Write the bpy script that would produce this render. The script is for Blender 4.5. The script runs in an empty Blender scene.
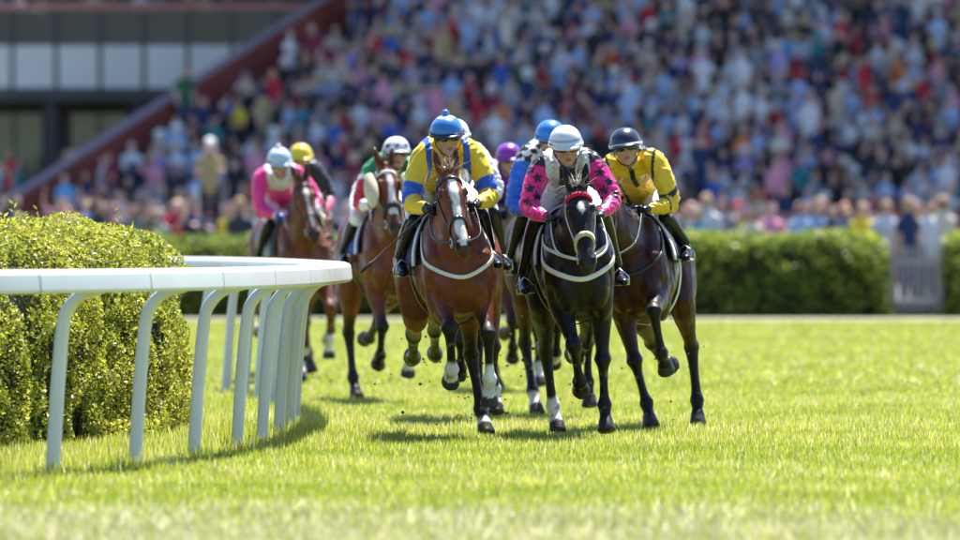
import bpy, math, random
import numpy as np
from mathutils import Vector, Matrix
from mathutils.bvhtree import BVHTree

R = math.radians
random.seed(7)
rng = np.random.default_rng(11)
sc = bpy.context.scene
col = sc.collection

# ------------------------------------------------------------------ camera
F = 8000.0            # focal length in photograph pixels (960 wide)
CAMH = 1.4            # camera height
HY = 235.0            # horizon row in the photograph
cam_d = bpy.data.cameras.new('camera')
cam = bpy.data.objects.new('camera', cam_d)
col.objects.link(cam)
cam.location = (0, 0, CAMH)
cam.rotation_euler = (math.pi / 2 - (270 - HY) / F, 0, 0)
cam_d.sensor_width = 36.0
cam_d.lens = F / 960 * 36.0
cam_d.clip_start = 0.5
cam_d.clip_end = 4000
cam_d.dof.use_dof = True
cam_d.dof.focus_distance = 54.6
cam_d.dof.aperture_fstop = 2.6
cam_d.dof.aperture_blades = 9
sc.camera = cam

# ------------------------------------------------------------------ light
SUN_DIR = Vector((-0.16, -0.46, -1.0)).normalized()      # the way the light travels
to_sun = -SUN_DIR
elev = math.asin(to_sun.z)
world = bpy.data.worlds.new('World')
sc.world = world
world.use_nodes = True
wn = world.node_tree
sky = wn.nodes.new('ShaderNodeTexSky')
sky.sky_type = 'NISHITA'
sky.sun_disc = False
sky.sun_elevation = elev
sky.sun_rotation = math.atan2(to_sun.x, to_sun.y)
sky.air_density = 1.0
sky.dust_density = 0.4
sky.ozone_density = 4.5
tint = wn.nodes.new('ShaderNodeMix'); tint.data_type = 'RGBA'; tint.blend_type = 'MULTIPLY'; tint.inputs[0].default_value = 1.0
tint.inputs[7].default_value = (0.94, 0.98, 1.08, 1)
wn.links.new(sky.outputs[0], tint.inputs[6])
wn.links.new(tint.outputs[2], wn.nodes['Background'].inputs[0])
wn.nodes['Background'].inputs[1].default_value = 0.08
sun_d = bpy.data.lights.new('sun', 'SUN')
sun_d.energy = 5.0
sun_d.angle = R(0.53)
sun_d.color = (1.0, 0.95, 0.86)
sun = bpy.data.objects.new('sun', sun_d)
col.objects.link(sun)
sun.rotation_euler = SUN_DIR.to_track_quat('-Z', 'Y').to_euler()
sun.location = (0, 60, 40)

sc.view_settings.view_transform = 'Standard'
sc.view_settings.look = 'None'
sc.view_settings.gamma = 1
sc.view_settings.exposure = 1.4
sc.render.engine = 'CYCLES'
sc.cycles.use_denoising = True
sc.cycles.max_bounces = 6
sc.cycles.transparent_max_bounces = 6


def px(x, y, d):
    """a photograph pixel at distance d along the view axis"""
    return Vector(((x - 480) * d / F, d, CAMH - (y - HY) * d / F))


# ------------------------------------------------------------------ materials
def new_mat(name):
    m = bpy.data.materials.new(name)
    m.use_nodes = True
    nt = m.node_tree
    return m, nt, nt.nodes['Principled BSDF']


def add_noise_bump(nt, bsdf, scale, strength, dist=0.01, detail=4, coord='Object'):
    tc = nt.nodes.new('ShaderNodeTexCoord')
    no = nt.nodes.new('ShaderNodeTexNoise')
    no.inputs['Scale'].default_value = scale
    no.inputs['Detail'].default_value = detail
    bp = nt.nodes.new('ShaderNodeBump')
    bp.inputs['Strength'].default_value = strength
    bp.inputs['Distance'].default_value = dist
    nt.links.new(tc.outputs[coord], no.inputs['Vector'])
    nt.links.new(no.outputs[0], bp.inputs['Height'])
    nt.links.new(bp.outputs[0], bsdf.inputs['Normal'])
    return tc, no


def vary(nt, bsdf, rgb, amount, scale, coord='Object', detail=5):
    """base colour with a soft noise variation"""
    tc = nt.nodes.new('ShaderNodeTexCoord')
    no = nt.nodes.new('ShaderNodeTexNoise')
    no.inputs['Scale'].default_value = scale
    no.inputs['Detail'].default_value = detail
    rp = nt.nodes.new('ShaderNodeValToRGB')
    a = [c * (1 - amount) for c in rgb]
    b = [min(1, c * (1 + amount)) for c in rgb]
    rp.color_ramp.elements[0].color = (*a, 1)
    rp.color_ramp.elements[1].color = (*b, 1)
    rp.color_ramp.elements[0].position = 0.3
    rp.color_ramp.elements[1].position = 0.7
    nt.links.new(tc.outputs[coord], no.inputs['Vector'])
    nt.links.new(no.outputs[0], rp.inputs[0])
    nt.links.new(rp.outputs[0], bsdf.inputs['Base Color'])


_plain = {}


def plain(name, rgb, rough=0.6, amount=0.12, scale=6.0, bump=0.0, metal=0.0, spec=0.5):
    if name in _plain:
        return _plain[name]
    m, nt, b = new_mat(name)
    vary(nt, b, rgb, amount, scale)
    b.inputs['Roughness'].default_value = rough
    b.inputs['Metallic'].default_value = metal
    b.inputs['Specular IOR Level'].default_value = spec
    if bump:
        add_noise_bump(nt, b, scale * 8, bump, 0.004)
    _plain[name] = m
    return m


def attr_mat(name, rough, spec=0.5, sheen=0.0, bump=0.0, bscale=40, bdist=0.004, noise=0.15, nscale=25, coat=0.0):
    """colour from the mesh's own colour attribute, broken up by noise"""
    m, nt, b = new_mat(name)
    at = nt.nodes.new('ShaderNodeAttribute')
    at.attribute_name = 'Col'
    tc = nt.nodes.new('ShaderNodeTexCoord')
    no = nt.nodes.new('ShaderNodeTexNoise')
    no.inputs['Scale'].default_value = nscale
    no.inputs['Detail'].default_value = 5
    mp = nt.nodes.new('ShaderNodeMapRange')
    mp.inputs[1].default_value = 0.3
    mp.inputs[2].default_value = 0.7
    mp.inputs[3].default_value = 1 - noise
    mp.inputs[4].default_value = 1 + noise
    mx = nt.nodes.new('ShaderNodeMix')
    mx.data_type = 'RGBA'
    mx.blend_type = 'MULTIPLY'
    mx.inputs[0].default_value = 1
    nt.links.new(tc.outputs['Object'], no.inputs['Vector'])
    nt.links.new(no.outputs[0], mp.inputs[0])
    nt.links.new(at.outputs['Color'], mx.inputs[6])
    nt.links.new(mp.outputs[0], mx.inputs[7])
    nt.links.new(mx.outputs[2], b.inputs['Base Color'])
    b.inputs['Roughness'].default_value = rough
    b.inputs['Specular IOR Level'].default_value = spec
    b.inputs['Sheen Weight'].default_value = sheen
    b.inputs['Coat Weight'].default_value = coat
    b.inputs['Coat Roughness'].default_value = 0.15
    if bump:
        add_noise_bump(nt, b, bscale, bump, bdist)
    return m


def leaf_mat(name, rough=0.45, trans=0.4, spec=0.4, refl=1.0):
    m, nt, b = new_mat(name)
    at = nt.nodes.new('ShaderNodeAttribute')
    at.attribute_name = 'Col'
    tr = nt.nodes.new('ShaderNodeBsdfTranslucent')
    mx = nt.nodes.new('ShaderNodeMixShader')
    mx.inputs[0].default_value = trans
    mm = nt.nodes.new('ShaderNodeMix'); mm.data_type = 'RGBA'; mm.blend_type = 'MULTIPLY'; mm.inputs[0].default_value = 1.0
    mm.inputs[7].default_value = (refl, refl, refl, 1)
    nt.links.new(at.outputs['Color'], mm.inputs[6])
    nt.links.new(mm.outputs[2], b.inputs['Base Color'])
    nt.links.new(at.outputs['Color'], tr.inputs['Color'])
    b.inputs['Roughness'].default_value = rough
    b.inputs['Specular IOR Level'].default_value = spec
    nt.links.new(b.outputs[0], mx.inputs[1])
    nt.links.new(tr.outputs[0], mx.inputs[2])
    nt.links.new(mx.outputs[0], nt.nodes['Material Output'].inputs['Surface'])
    return m


M_COAT = attr_mat('horse_coat', 0.36, spec=0.26, sheen=0.0, bump=0.5, bscale=11, bdist=0.025, noise=0.28, nscale=12)
def uneven_gloss(m, lo, hi, scale):
    nt = m.node_tree; b = nt.nodes['Principled BSDF']
    tc = nt.nodes.new('ShaderNodeTexCoord'); no = nt.nodes.new('ShaderNodeTexNoise')
    no.inputs['Scale'].default_value = scale; no.inputs['Detail'].default_value = 6
    mp = nt.nodes.new('ShaderNodeMapRange'); mp.inputs[1].default_value = .35; mp.inputs[2].default_value = .65; mp.inputs[3].default_value = lo; mp.inputs[4].default_value = hi
    nt.links.new(tc.outputs['Object'], no.inputs['Vector']); nt.links.new(no.outputs[0], mp.inputs[0]); nt.links.new(mp.outputs[0], b.inputs['Roughness'])
uneven_gloss(M_COAT, .26, .60, 7)
M_SILK = attr_mat('racing_silk', 0.38, spec=0.45, sheen=0.15, bump=0.55, bscale=14, bdist=0.02, noise=0.06)
M_LEATHER = attr_mat('boot_leather', 0.25, spec=0.3, bump=0.15, bscale=20, noise=0.2)
M_SKIN = attr_mat('skin', 0.5, spec=0.4, noise=0.06)
M_CAP = attr_mat('cap_silk', 0.32, spec=0.5, sheen=0.1, bump=0.12, bscale=16, bdist=0.01, noise=0.05)
M_HAIR = leaf_mat('horse_hair', 0.5, 0.25)
M_GOGGLE = plain('goggle_lens', (0.012, 0.012, 0.016), 0.08, spec=0.8)
M_EYE = plain('eye_gloss', (0.01, 0.006, 0.005), 0.08, spec=0.7)
M_BLACKSTRAP = plain('black_leather_strap', (0.016, 0.014, 0.014), 0.4)
M_BROWNSTRAP = plain('brown_leather_strap', (0.05, 0.022, 0.012), 0.45)
M_WHITESTRAP = plain('white_web_strap', (0.72, 0.70, 0.62), 0.6)
M_SHEEP = plain('sheepskin_cream', (0.62, 0.54, 0.38), 0.95, bump=1.0, scale=14)
M_REDFLUFF = plain('red_fleece', (0.5, 0.02, 0.05), 0.95, bump=1.0, scale=14)
M_METAL = plain('stirrup_steel', (0.55, 0.55, 0.56), 0.25, metal=1.0)
M_RAIL = plain('white_rail_plastic', (0.70, 0.715, 0.72), 0.36, amount=0.05, scale=2.5, bump=0.03)
M_JOINT = plain('rail_joint_grey', (0.30, 0.31, 0.32), 0.6)
M_BRANCH = plain('hedge_twig', (0.03, 0.02, 0.012), 0.95, spec=0.1)
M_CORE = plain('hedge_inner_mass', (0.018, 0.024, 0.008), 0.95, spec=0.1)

# ------------------------------------------------------------------ object helpers
def tag(o, label=None, cat=None, group=None, kind=None):
    if label:
        o['label'] = label
    if cat:
        o['category'] = cat
    if group:
        o['group'] = group
    if kind:
        o['kind'] = kind
    return o


def empty(name, loc=(0, 0, 0), rz=0.0):
    o = bpy.data.objects.new(name, None)
    col.objects.link(o)
    o.location = loc
    o.rotation_euler = (0, 0, rz)
    o.empty_display_size = 0.2
    return o


def link(name, me, mat=None, parent=None, smooth=True):
    o = bpy.data.objects.new(name, me)
    col.objects.link(o)
    if mat is not None:
        for m in (mat if isinstance(mat, (list, tuple)) else [mat]):
            me.materials.append(m)
    if parent is not None:
        o.parent = parent
    if smooth:
        me.polygons.foreach_set('use_smooth', [True] * len(me.polygons))
    return o


def set_col(me, arr):
    a = me.color_attributes.new('Col', 'FLOAT_COLOR', 'POINT')
    c = np.ones((len(me.vertices), 4), dtype=np.float32)
    c[:, :3] = arr
    a.data.foreach_set('color', c.ravel())


def coords(me):
    a = np.empty(len(me.vertices) * 3, dtype=np.float32)
    me.vertices.foreach_get('co', a)
    return a.reshape(-1, 3).astype(np.float64)


class MB:
    """collects boxes, tubes and ribbons for ONE mesh"""
    def __init__(s):
        s.v = []
        s.f = []

    def box(s, c, half, rot=None):
        b = len(s.v)
        for dx in (-1, 1):
            for dy in (-1, 1):
                for dz in (-1, 1):
                    p = Vector((dx * half[0], dy * half[1], dz * half[2]))
                    if rot is not None:
                        p = rot @ p
                    s.v.append(Vector(c) + p)
        for q in ((0, 1, 3, 2), (4, 6, 7, 5), (0, 4, 5, 1), (2, 3, 7, 6), (0, 2, 6, 4), (1, 5, 7, 3)):
            s.f.append(tuple(b + i for i in q))
        return s

    def tube(s, pts, rad, n=12, side=None, sub=0, cap=0.5, power=2.0, grow=1.0):
        """loft of elliptical rings; rad = radius or (side, other) half axes for each point"""
        pts = [Vector(p) for p in pts]
        rad = [(r * grow, r * grow) if not isinstance(r, (tuple, list)) else (r[0] * grow, r[1] * grow) for r in rad]
        if sub:
            pts, rad = catmull(pts, rad, sub)
        k = len(pts)
        tang = []
        for i in range(k):
            t = pts[min(i + 1, k - 1)] - pts[max(i - 1, 0)]
            tang.append(t.normalized() if t.length > 1e-9 else Vector((0, 0, 1)))
        sv = Vector(side) if side is not None else None
        prev = None
        rings = []
        for i in range(k):
            t = tang[i]
            if sv is not None:
                a = sv - t * sv.dot(t)
            elif prev is not None:
                a = prev - t * prev.dot(t)
            else:
                a = Vector((1, 0, 0)) if abs(t.x) < 0.8 else Vector((0, 1, 0))
                a = a - t * a.dot(t)
            if a.length < 1e-6:
                a = t.orthogonal()
            a.normalize()
            prev = a
            bb = t.cross(a)
            ring = []
            for j in range(n):
                th = 2 * math.pi * j / n
                cx, sy = math.cos(th), math.sin(th)
                if power != 2.0:
                    cx = math.copysign(abs(cx) ** (2 / power), cx)
                    sy = math.copysign(abs(sy) ** (2 / power), sy)
                ring.append(len(s.v))
                s.v.append(pts[i] + a * (cx * rad[i][0]) + bb * (sy * rad[i][1]))
            rings.append(ring)
        for i in range(k - 1):
            for j in range(n):
                s.f.append((rings[i][j], rings[i][(j + 1) % n], rings[i + 1][(j + 1) % n], rings[i + 1][j]))
        for end, sg in ((0, -1), (k - 1, 1)):
            base = len(s.v)
            s.v.append(pts[end] + tang[end] * (sg * cap * min(rad[end])))
            for j in range(n):
                tri = (rings[end][j], rings[end][(j + 1) % n], base)
                s.f.append(tri if sg > 0 else tri[::-1])
        return s

    def ribbon(s, pts, nrm, width, thick=0.004):
        """flat strap lying on a surface"""
        k = len(pts)
        rings = []
        for i in range(k):
            t = (pts[min(i + 1, k - 1)] - pts[max(i - 1, 0)])
            t = t.normalized() if t.length > 1e-9 else Vector((0, 0, 1))
            nn = nrm[i]
            a = t.cross(nn)
            a = a.normalized() if a.length > 1e-6 else t.orthogonal().normalized()
            r = []
            for (u, w) in ((-1, -1), (1, -1), (1, 1), (-1, 1)):
                r.append(len(s.v))
                s.v.append(pts[i] + a * (u * width / 2) + nn * (w * thick / 2))
            rings.append(r)
        for i in range(k - 1):
            for j in range(4):
                s.f.append((rings[i][j], rings[i][(j + 1) % 4], rings[i + 1][(j + 1) % 4], rings[i + 1][j]))
        s.f.append(tuple(rings[0][::-1]))
        s.f.append(tuple(rings[-1]))
        return s

    def ball(s, c, r, n=10, m=6, rot=None):
        rr = r if isinstance(r, (tuple, list)) else (r, r, r)
        b = len(s.v)
        c = Vector(c)
        def P(x, y, z):
            p = Vector((x * rr[0], y * rr[1], z * rr[2]))
            return c + (rot @ p if rot is not None else p)
        s.v.append(P(0, 0, -1))
        for i in range(1, m):
            ph = -math.pi / 2 + math.pi * i / m
            for j in range(n):
                th = 2 * math.pi * j / n
                s.v.append(P(math.cos(ph) * math.cos(th), math.cos(ph) * math.sin(th), math.sin(ph)))
        s.v.append(P(0, 0, 1))
        top = len(s.v) - 1
        for j in range(n):
            s.f.append((b, b + 1 + (j + 1) % n, b + 1 + j))
            s.f.append((top, b + 1 + (m - 2) * n + j, b + 1 + (m - 2) * n + (j + 1) % n))
        for i in range(m - 2):
            for j in range(n):
                a0 = b + 1 + i * n
                s.f.append((a0 + j, a0 + (j + 1) % n, a0 + n + (j + 1) % n, a0 + n + j))
        return s

    def mesh(s, name):
        me = bpy.data.meshes.new(name)
        me.from_pydata([tuple(v) for v in s.v], [], s.f)
        me.update()
        return me

    def build(s, name, mat=None, parent=None, smooth=True):
        return link(name, s.mesh(name), mat, parent, smooth)


def catmull(pts, rad, sub):
    P = [np.array(list(p) + list(r)) for p, r in zip(pts, rad)]
    out = []
    for i in range(len(P) - 1):
        p0, p1, p2, p3 = P[max(i - 1, 0)], P[i], P[i + 1], P[min(i + 2, len(P) - 1)]
        for j in range(sub + 1):
            t = j / (sub + 1)
            q = 0.5 * ((2 * p1) + (-p0 + p2) * t + (2 * p0 - 5 * p1 + 4 * p2 - p3) * t * t + (-p0 + 3 * p1 - 3 * p2 + p3) * t ** 3)
            out.append(q)
    out.append(P[-1])
    return [Vector(q[:3]) for q in out], [(max(q[3], 1e-4), max(q[4], 1e-4)) for q in out]


def remesh(mb, voxel, smooth_it=4, factor=0.5):
    me = mb.mesh('tmp')
    o = bpy.data.objects.new('tmp', me)
    col.objects.link(o)
    m = o.modifiers.new('r', 'REMESH')
    m.mode = 'VOXEL'
    m.voxel_size = voxel
    m.adaptivity = 0
    if smooth_it:
        sm = o.modifiers.new('s', 'SMOOTH')
        sm.factor = factor
        sm.iterations = smooth_it
    dg = bpy.context.evaluated_depsgraph_get()
    out = bpy.data.meshes.new_from_object(o.evaluated_get(dg))
    bpy.data.objects.remove(o)
    bpy.data.meshes.remove(me)
    return out


def seg_dist(P, a, b):
    a = np.array(a); b = np.array(b)
    ab = b - a
    t = np.clip(((P - a) @ ab) / max(ab @ ab, 1e-12), 0, 1)
    d = np.linalg.norm(P - (a + t[:, None] * ab), axis=1)
    return d, t


def sstep(a, b, x):
    t = np.clip((x - a) / (b - a), 0, 1)
    return t * t * (3 - 2 * t)


def vnoise(P, scale, seed=0):
    """cheap smooth 3-d noise in about -1..1"""
    r = np.random.default_rng(seed)
    out = np.zeros(len(P))
    for k in range(14):
        w = r.normal(size=3) * scale
        out += np.sin(P @ w + r.uniform(0, 6.28))
    return out / 3.6

# ================================================================== GROUND
def ground_material():
    m, nt, b = new_mat('turf')
    tc = nt.nodes.new('ShaderNodeTexCoord')
    n1 = nt.nodes.new('ShaderNodeTexNoise'); n1.inputs['Scale'].default_value = 0.5; n1.inputs['Detail'].default_value = 8
    n2 = nt.nodes.new('ShaderNodeTexNoise'); n2.inputs['Scale'].default_value = 18; n2.inputs['Detail'].default_value = 6
    rp = nt.nodes.new('ShaderNodeValToRGB')
    e = rp.color_ramp.elements
    e[0].position = 0.3; e[0].color = (0.10, 0.13, 0.012, 1)
    e[1].position = 0.72; e[1].color = (0.19, 0.21, 0.026, 1)
    mx = nt.nodes.new('ShaderNodeMix'); mx.data_type = 'FLOAT'; mx.inputs[0].default_value = 0.55
    nt.links.new(tc.outputs['Object'], n1.inputs['Vector'])
    nt.links.new(tc.outputs['Object'], n2.inputs['Vector'])
    nt.links.new(n1.outputs[0], mx.inputs[2]); nt.links.new(n2.outputs[0], mx.inputs[3])
    nt.links.new(mx.outputs[0], rp.inputs[0]); nt.links.new(rp.outputs[0], b.inputs['Base Color'])
    b.inputs['Roughness'].default_value = 0.9
    b.inputs['Specular IOR Level'].default_value = 0.15
    bp = nt.nodes.new('ShaderNodeBump'); bp.inputs['Strength'].default_value = 0.9; bp.inputs['Distance'].default_value = 0.05
    nt.links.new(n2.outputs[0], bp.inputs['Height']); nt.links.new(bp.outputs[0], b.inputs['Normal'])
    return m

g = MB()
S_ = 1500
g.v = [Vector((-S_, -200, 0)), Vector((S_, -200, 0)), Vector((S_, 2500, 0)), Vector((-S_, 2500, 0))]
g.f = [(0, 1, 2, 3)]
tag(g.build('ground', ground_material(), smooth=False), kind='structure')


def sheet(name, x0, x1, y0, y1, z, mat, kind='structure'):
    m = MB()
    m.v = [Vector((x0, y0, z)), Vector((x1, y0, z)), Vector((x1, y1, z)), Vector((x0, y1, z))]
    m.f = [(0, 1, 2, 3)]
    return tag(m.build(name, mat, smooth=False), kind=kind)

sheet('sandy_path', -40, 40, 129.5, 134.2, 0.012, plain('sand_path', (0.27, 0.26, 0.19), 0.95, amount=0.2, scale=3))
tag(MB().box((0, 160.2, 0.10), (60, 23.9, 0.15)).build('paved_apron', plain('apron_asphalt', (0.10, 0.095, 0.09), 0.9, amount=0.25, scale=1.2), smooth=False), kind='structure')
APZ = 0.25

# rail posts (x, distance) read from their feet in the photograph
POSTS = [(43.9, -4.05), (45.5, -3.15), (47.1, -2.52), (48.6, -2.10), (50.2, -1.80), (52.0, -1.585), (53.7, -1.47), (55.4, -1.40), (57.1, -1.365),
         (58.9, -1.37), (60.7, -1.43), (62.4, -1.53), (64.1, -1.67), (65.8, -1.83), (67.4, -1.99), (69.1, -2.20), (70.8, -2.48), (72.4, -2.82), (74.0, -3.25), (75.5, -3.8), (77, -4.45)]
RP = np.array(POSTS)

def rail_x(y):
    return np.interp(y, RP[:, 0], RP[:, 1])

# ------------------------------------------------------------------ grass blades
def blades(name, n, y0, y1, h, w, cols, hvar=0.5, spread=1.5, lean=0.5, weight=None, keep=None, zoff=0.0):
    """n single-triangle blades over the visible wedge of the turf"""
    u = rng.random(n)
    Y = y0 + (y1 - y0) * u
    half = 0.0640 * Y + spread
    X = (rng.random(n) * 2 - 1) * half
    if keep is not None:
        k = keep(X, Y)
        X, Y = X[k], Y[k]
    n = len(X)
    XY = np.stack([X, Y, X * 0], 1)
    pat = 0.6 * vnoise(XY, 0.9, 3) + 0.7 * vnoise(XY, 4.0, 13)
    fine = vnoise(np.stack([X, Y, X * 0], 1), 7.0, 4)
    hh = h * (1 + hvar * (rng.random(n) * 2 - 1)) * (1 + 0.20 * fine + 0.05 * pat)
    if weight is not None:
        hh = hh * weight(X, Y)
    ang = rng.random(n) * 2 * math.pi
    la = rng.random(n) * 2 * math.pi
    ll = rng.random(n) * lean * hh
    ww = w * (0.6 + 0.8 * rng.random(n))
    dx, dy = np.cos(ang) * ww / 2, np.sin(ang) * ww / 2
    V = np.zeros((n, 3, 3), dtype=np.float32)
    V[:, 0] = np.stack([X - dx, Y - dy, np.full(n, -0.004 + zoff)], 1)
    V[:, 1] = np.stack([X + dx, Y + dy, np.full(n, -0.004 + zoff)], 1)
    V[:, 2] = np.stack([X + np.cos(la) * ll, Y + np.sin(la) * ll, hh + zoff], 1)
    me = bpy.data.meshes.new(name)
    me.vertices.add(n * 3)
    me.vertices.foreach_set('co', V.ravel())
    me.loops.add(n * 3)
    me.loops.foreach_set('vertex_index', np.arange(n * 3, dtype=np.int32))
    me.polygons.add(n)
    me.polygons.foreach_set('loop_start', np.arange(0, n * 3, 3, dtype=np.int32))
    me.polygons.foreach_set('loop_total', np.full(n, 3, dtype=np.int32))
    me.update()
    cols = np.array(cols)
    mixv = np.clip(0.5 + 0.45 * pat + 0.22 * (rng.random(n) - 0.5) * 2, 0, 1)
    c = cols[0] * (1 - mixv[:, None]) + cols[1] * mixv[:, None]
    if len(cols) > 2:
        dry = rng.random(n) < 0.15 + 0.06 * pat  # pale blades: dry straw, and in the turf also painted-in sun sparkle
        c[dry] = cols[2]
    c = c * (0.75 + 0.5 * rng.random(n))[:, None]
    set_col(me, np.repeat(c, 3, axis=0))
    o = link(name, me, M_GRASS, smooth=False)
    tag(o, kind='stuff')
    return o

M_GRASS = leaf_mat('grass_blade', 0.36, 0.62, 0.5, 0.5)
GC = [(0.33, 0.42, 0.035), (0.56, 0.58, 0.085), (0.74, 0.72, 0.42)]  # last colour: straw, made paler to paint in specular sparkle

def near_rail(X, Y):
    # longer grass where the mower cannot reach, under the rail and at the hedge foot
    dd = X - rail_x(Y)
    t = np.exp(-((dd + 0.15) / 0.45) ** 2) * (Y > 44) * (Y < 70)
    t2 = ((dd < -0.1) & (dd > -2.5) & (Y < 62)) * 0.5
    return 1 + 1.3 * np.maximum(t, t2)

tag(blades('short_turf_grass', 360000, 41.5, 74, 0.036, 0.0075, GC, weight=near_rail), 'short bright green race turf around the running horses', 'grass')
tag(blades('distant_turf_grass', 120000, 69, 130, 0.034, 0.022, GC, spread=3), 'bright mown turf stretching back to the trimmed hedge', 'grass')
tag(blades('dry_turf_grass', 70000, 33, 43, 0.05, 0.011, [(0.46, 0.44, 0.22), (0.58, 0.55, 0.34), (0.76, 0.74, 0.60)], lean=1.2,
       keep=lambda X, Y: rng.random(len(X)) < np.clip((41.2 + 0.9 * vnoise(np.stack([X, Y * .6, X * 0], 1), 1.6, 21) - Y) / 2.6, 0, 1) * 0.62 + 0.03), 'pale dry strip of worn grass in front of the turf', 'grass')
tag(blades('foreground_turf_grass', 48000, 33, 42, 0.042, 0.009, GC), 'thin green grass growing through the dry strip', 'grass')

# ------------------------------------------------------------------ hedges
def hedge(name, label, path, hw, height, nleaf, lsize, cols, seed, bulge=0.07, cell=0.12, endround=0.5, gaps=0.25, rnd=(0.5, 0.5)):
    """clipped hedge swept along a centre line; a mass of leaves over a dark inner mass"""
    r = np.random.default_rng(seed)
    root = empty(name, (path[0][0], path[0][1], 0))
    tag(root, label, 'hedge')
    P = np.array(path, dtype=float)
    segl = np.linalg.norm(np.diff(P, axis=0), axis=1)
    cum = np.concatenate([[0], np.cumsum(segl)])
    L = cum[-1]
    def surf(s, ph, inset=0.0):
        """ph 0..1 runs from the foot of one side over the top to the other foot"""
        cx = np.interp(s, cum, P[:, 0]); cy = np.interp(s, cum, P[:, 1])
        e = 0.3
        tx = np.interp(np.minimum(s + e, L), cum, P[:, 0]) - np.interp(np.maximum(s - e, 0), cum, P[:, 0])
        ty = np.interp(np.minimum(s + e, L), cum, P[:, 1]) - np.interp(np.maximum(s - e, 0), cum, P[:, 1])
        tl = np.hypot(tx, ty); tx, ty = tx / tl, ty / tl
        th = math.pi * ph
        cx0, sy0 = np.cos(th), np.sin(th)
        u = np.sign(cx0) * np.abs(cx0) ** rnd[0]
        w = np.abs(sy0) ** rnd[1]
        # rounded ends
        de = np.minimum(s, L - s)
        er = np.sqrt(np.clip(1 - (1 - np.clip(de / endround, 0, 1)) ** 2, 0.02, 1))
        H = (height - inset) * (0.62 + 0.38 * er)
        W = (hw - inset) * (0.25 + 0.75 * er)
        x = cx + ty * u * W
        y = cy - tx * u * W
        z = w * H
        nx, ny, nz = ty * u, -tx * u, np.maximum(w - 0.6, 0) * 2
        N = np.stack([nx, ny, nz + 1e-3], 1)
        N /= np.linalg.norm(N, axis=1)[:, None]
        return np.stack([x, y, z], 1), N
    base = np.array([path[0][0], path[0][1], 0.0])
    # inner mass
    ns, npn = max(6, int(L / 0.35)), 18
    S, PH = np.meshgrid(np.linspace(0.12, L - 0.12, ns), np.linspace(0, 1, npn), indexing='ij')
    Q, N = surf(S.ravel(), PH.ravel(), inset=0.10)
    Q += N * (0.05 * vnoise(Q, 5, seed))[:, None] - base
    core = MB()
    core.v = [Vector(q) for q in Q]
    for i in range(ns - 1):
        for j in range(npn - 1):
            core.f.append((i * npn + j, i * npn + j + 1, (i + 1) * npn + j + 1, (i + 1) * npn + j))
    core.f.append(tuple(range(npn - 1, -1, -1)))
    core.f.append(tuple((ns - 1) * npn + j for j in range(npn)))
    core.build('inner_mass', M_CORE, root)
    # leaves
    s = r.random(nleaf) * L
    ph = r.random(nleaf)
    # even out over arc length of the profile
    tt = np.linspace(0, 1, 801)
    uu = np.sign(np.cos(math.pi * tt)) * np.abs(np.cos(math.pi * tt)) ** rnd[0] * hw
    ww_ = np.abs(np.sin(math.pi * tt)) ** rnd[1] * height
    al = np.concatenate([[0], np.cumsum(np.hypot(np.diff(uu), np.diff(ww_)))])
    ph = np.interp(ph * al[-1], al, tt)
    Q, N = surf(s, ph)
    big = vnoise(Q, 2.2, seed + 1)
    mid = vnoise(Q, 9.0, seed + 2)
    depth = r.random(nleaf) ** 2 * 0.13
    Q = Q + N * (bulge * big + 0.04 * mid - depth)[:, None]
    keepm = (mid + 0.6 * big > -0.85 + gaps * 0.6 - 0.5 * (Q[:, 2] > height * 0.8)) | (r.random(nleaf) < 0.35)
    Q, N, big, depth = Q[keepm], N[keepm], big[keepm], depth[keepm]
    Q[:, 2] = np.maximum(Q[:, 2], 0.02)
    nl = len(Q)
    D = r.normal(size=(nl, 3)) + N * 0.55 + np.array([0, 0, 0.5])
    D /= np.linalg.norm(D, axis=1)[:, None]
    T = np.cross(D, r.normal(size=(nl, 3)))
    T /= np.linalg.norm(T, axis=1)[:, None]
    B = np.cross(D, T)
    ls = lsize * (0.6 + 0.8 * r.random(nl))
    V = np.zeros((nl, 4, 3))
    V[:, 0] = Q - T * ls[:, None] * 0.5
    V[:, 1] = Q + B * ls[:, None] * 0.28 + D * ls[:, None] * 0.08
    V[:, 2] = Q + T * ls[:, None] * 0.5
    V[:, 3] = Q - B * ls[:, None] * 0.28 + D * ls[:, None] * 0.08
    V = V - base
    V = V.reshape(-1, 3).astype(np.float32)
    me = bpy.data.meshes.new('foliage')
    me.vertices.add(nl * 4)
    me.vertices.foreach_set('co', V.ravel())
    me.loops.add(nl * 4)
    me.loops.foreach_set('vertex_index', np.arange(nl * 4, dtype=np.int32))
    me.polygons.add(nl)
    me.polygons.foreach_set('loop_start', np.arange(0, nl * 4, 4, dtype=np.int32))
    me.polygons.foreach_set('loop_total', np.full(nl, 4, dtype=np.int32))
    me.update()
    c = np.array(cols)
    mixv = np.clip(0.5 + 0.2 * big + 0.5 * (r.random(nl) - 0.5), 0, 1)
    cc = c[0] * (1 - mixv[:, None]) + c[1] * mixv[:, None]
    sp = r.random(nl) < 0.06
    cc[sp] = c[2]
    cc *= (0.7 + 0.6 * r.random(nl))[:, None]
    set_col(me, np.repeat(cc, 4, axis=0))
    lo = link('foliage', me, M_LEAF, root, smooth=False)
    tag(lo, kind='stuff')
    # woody stems at the foot
    tw = MB()
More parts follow.
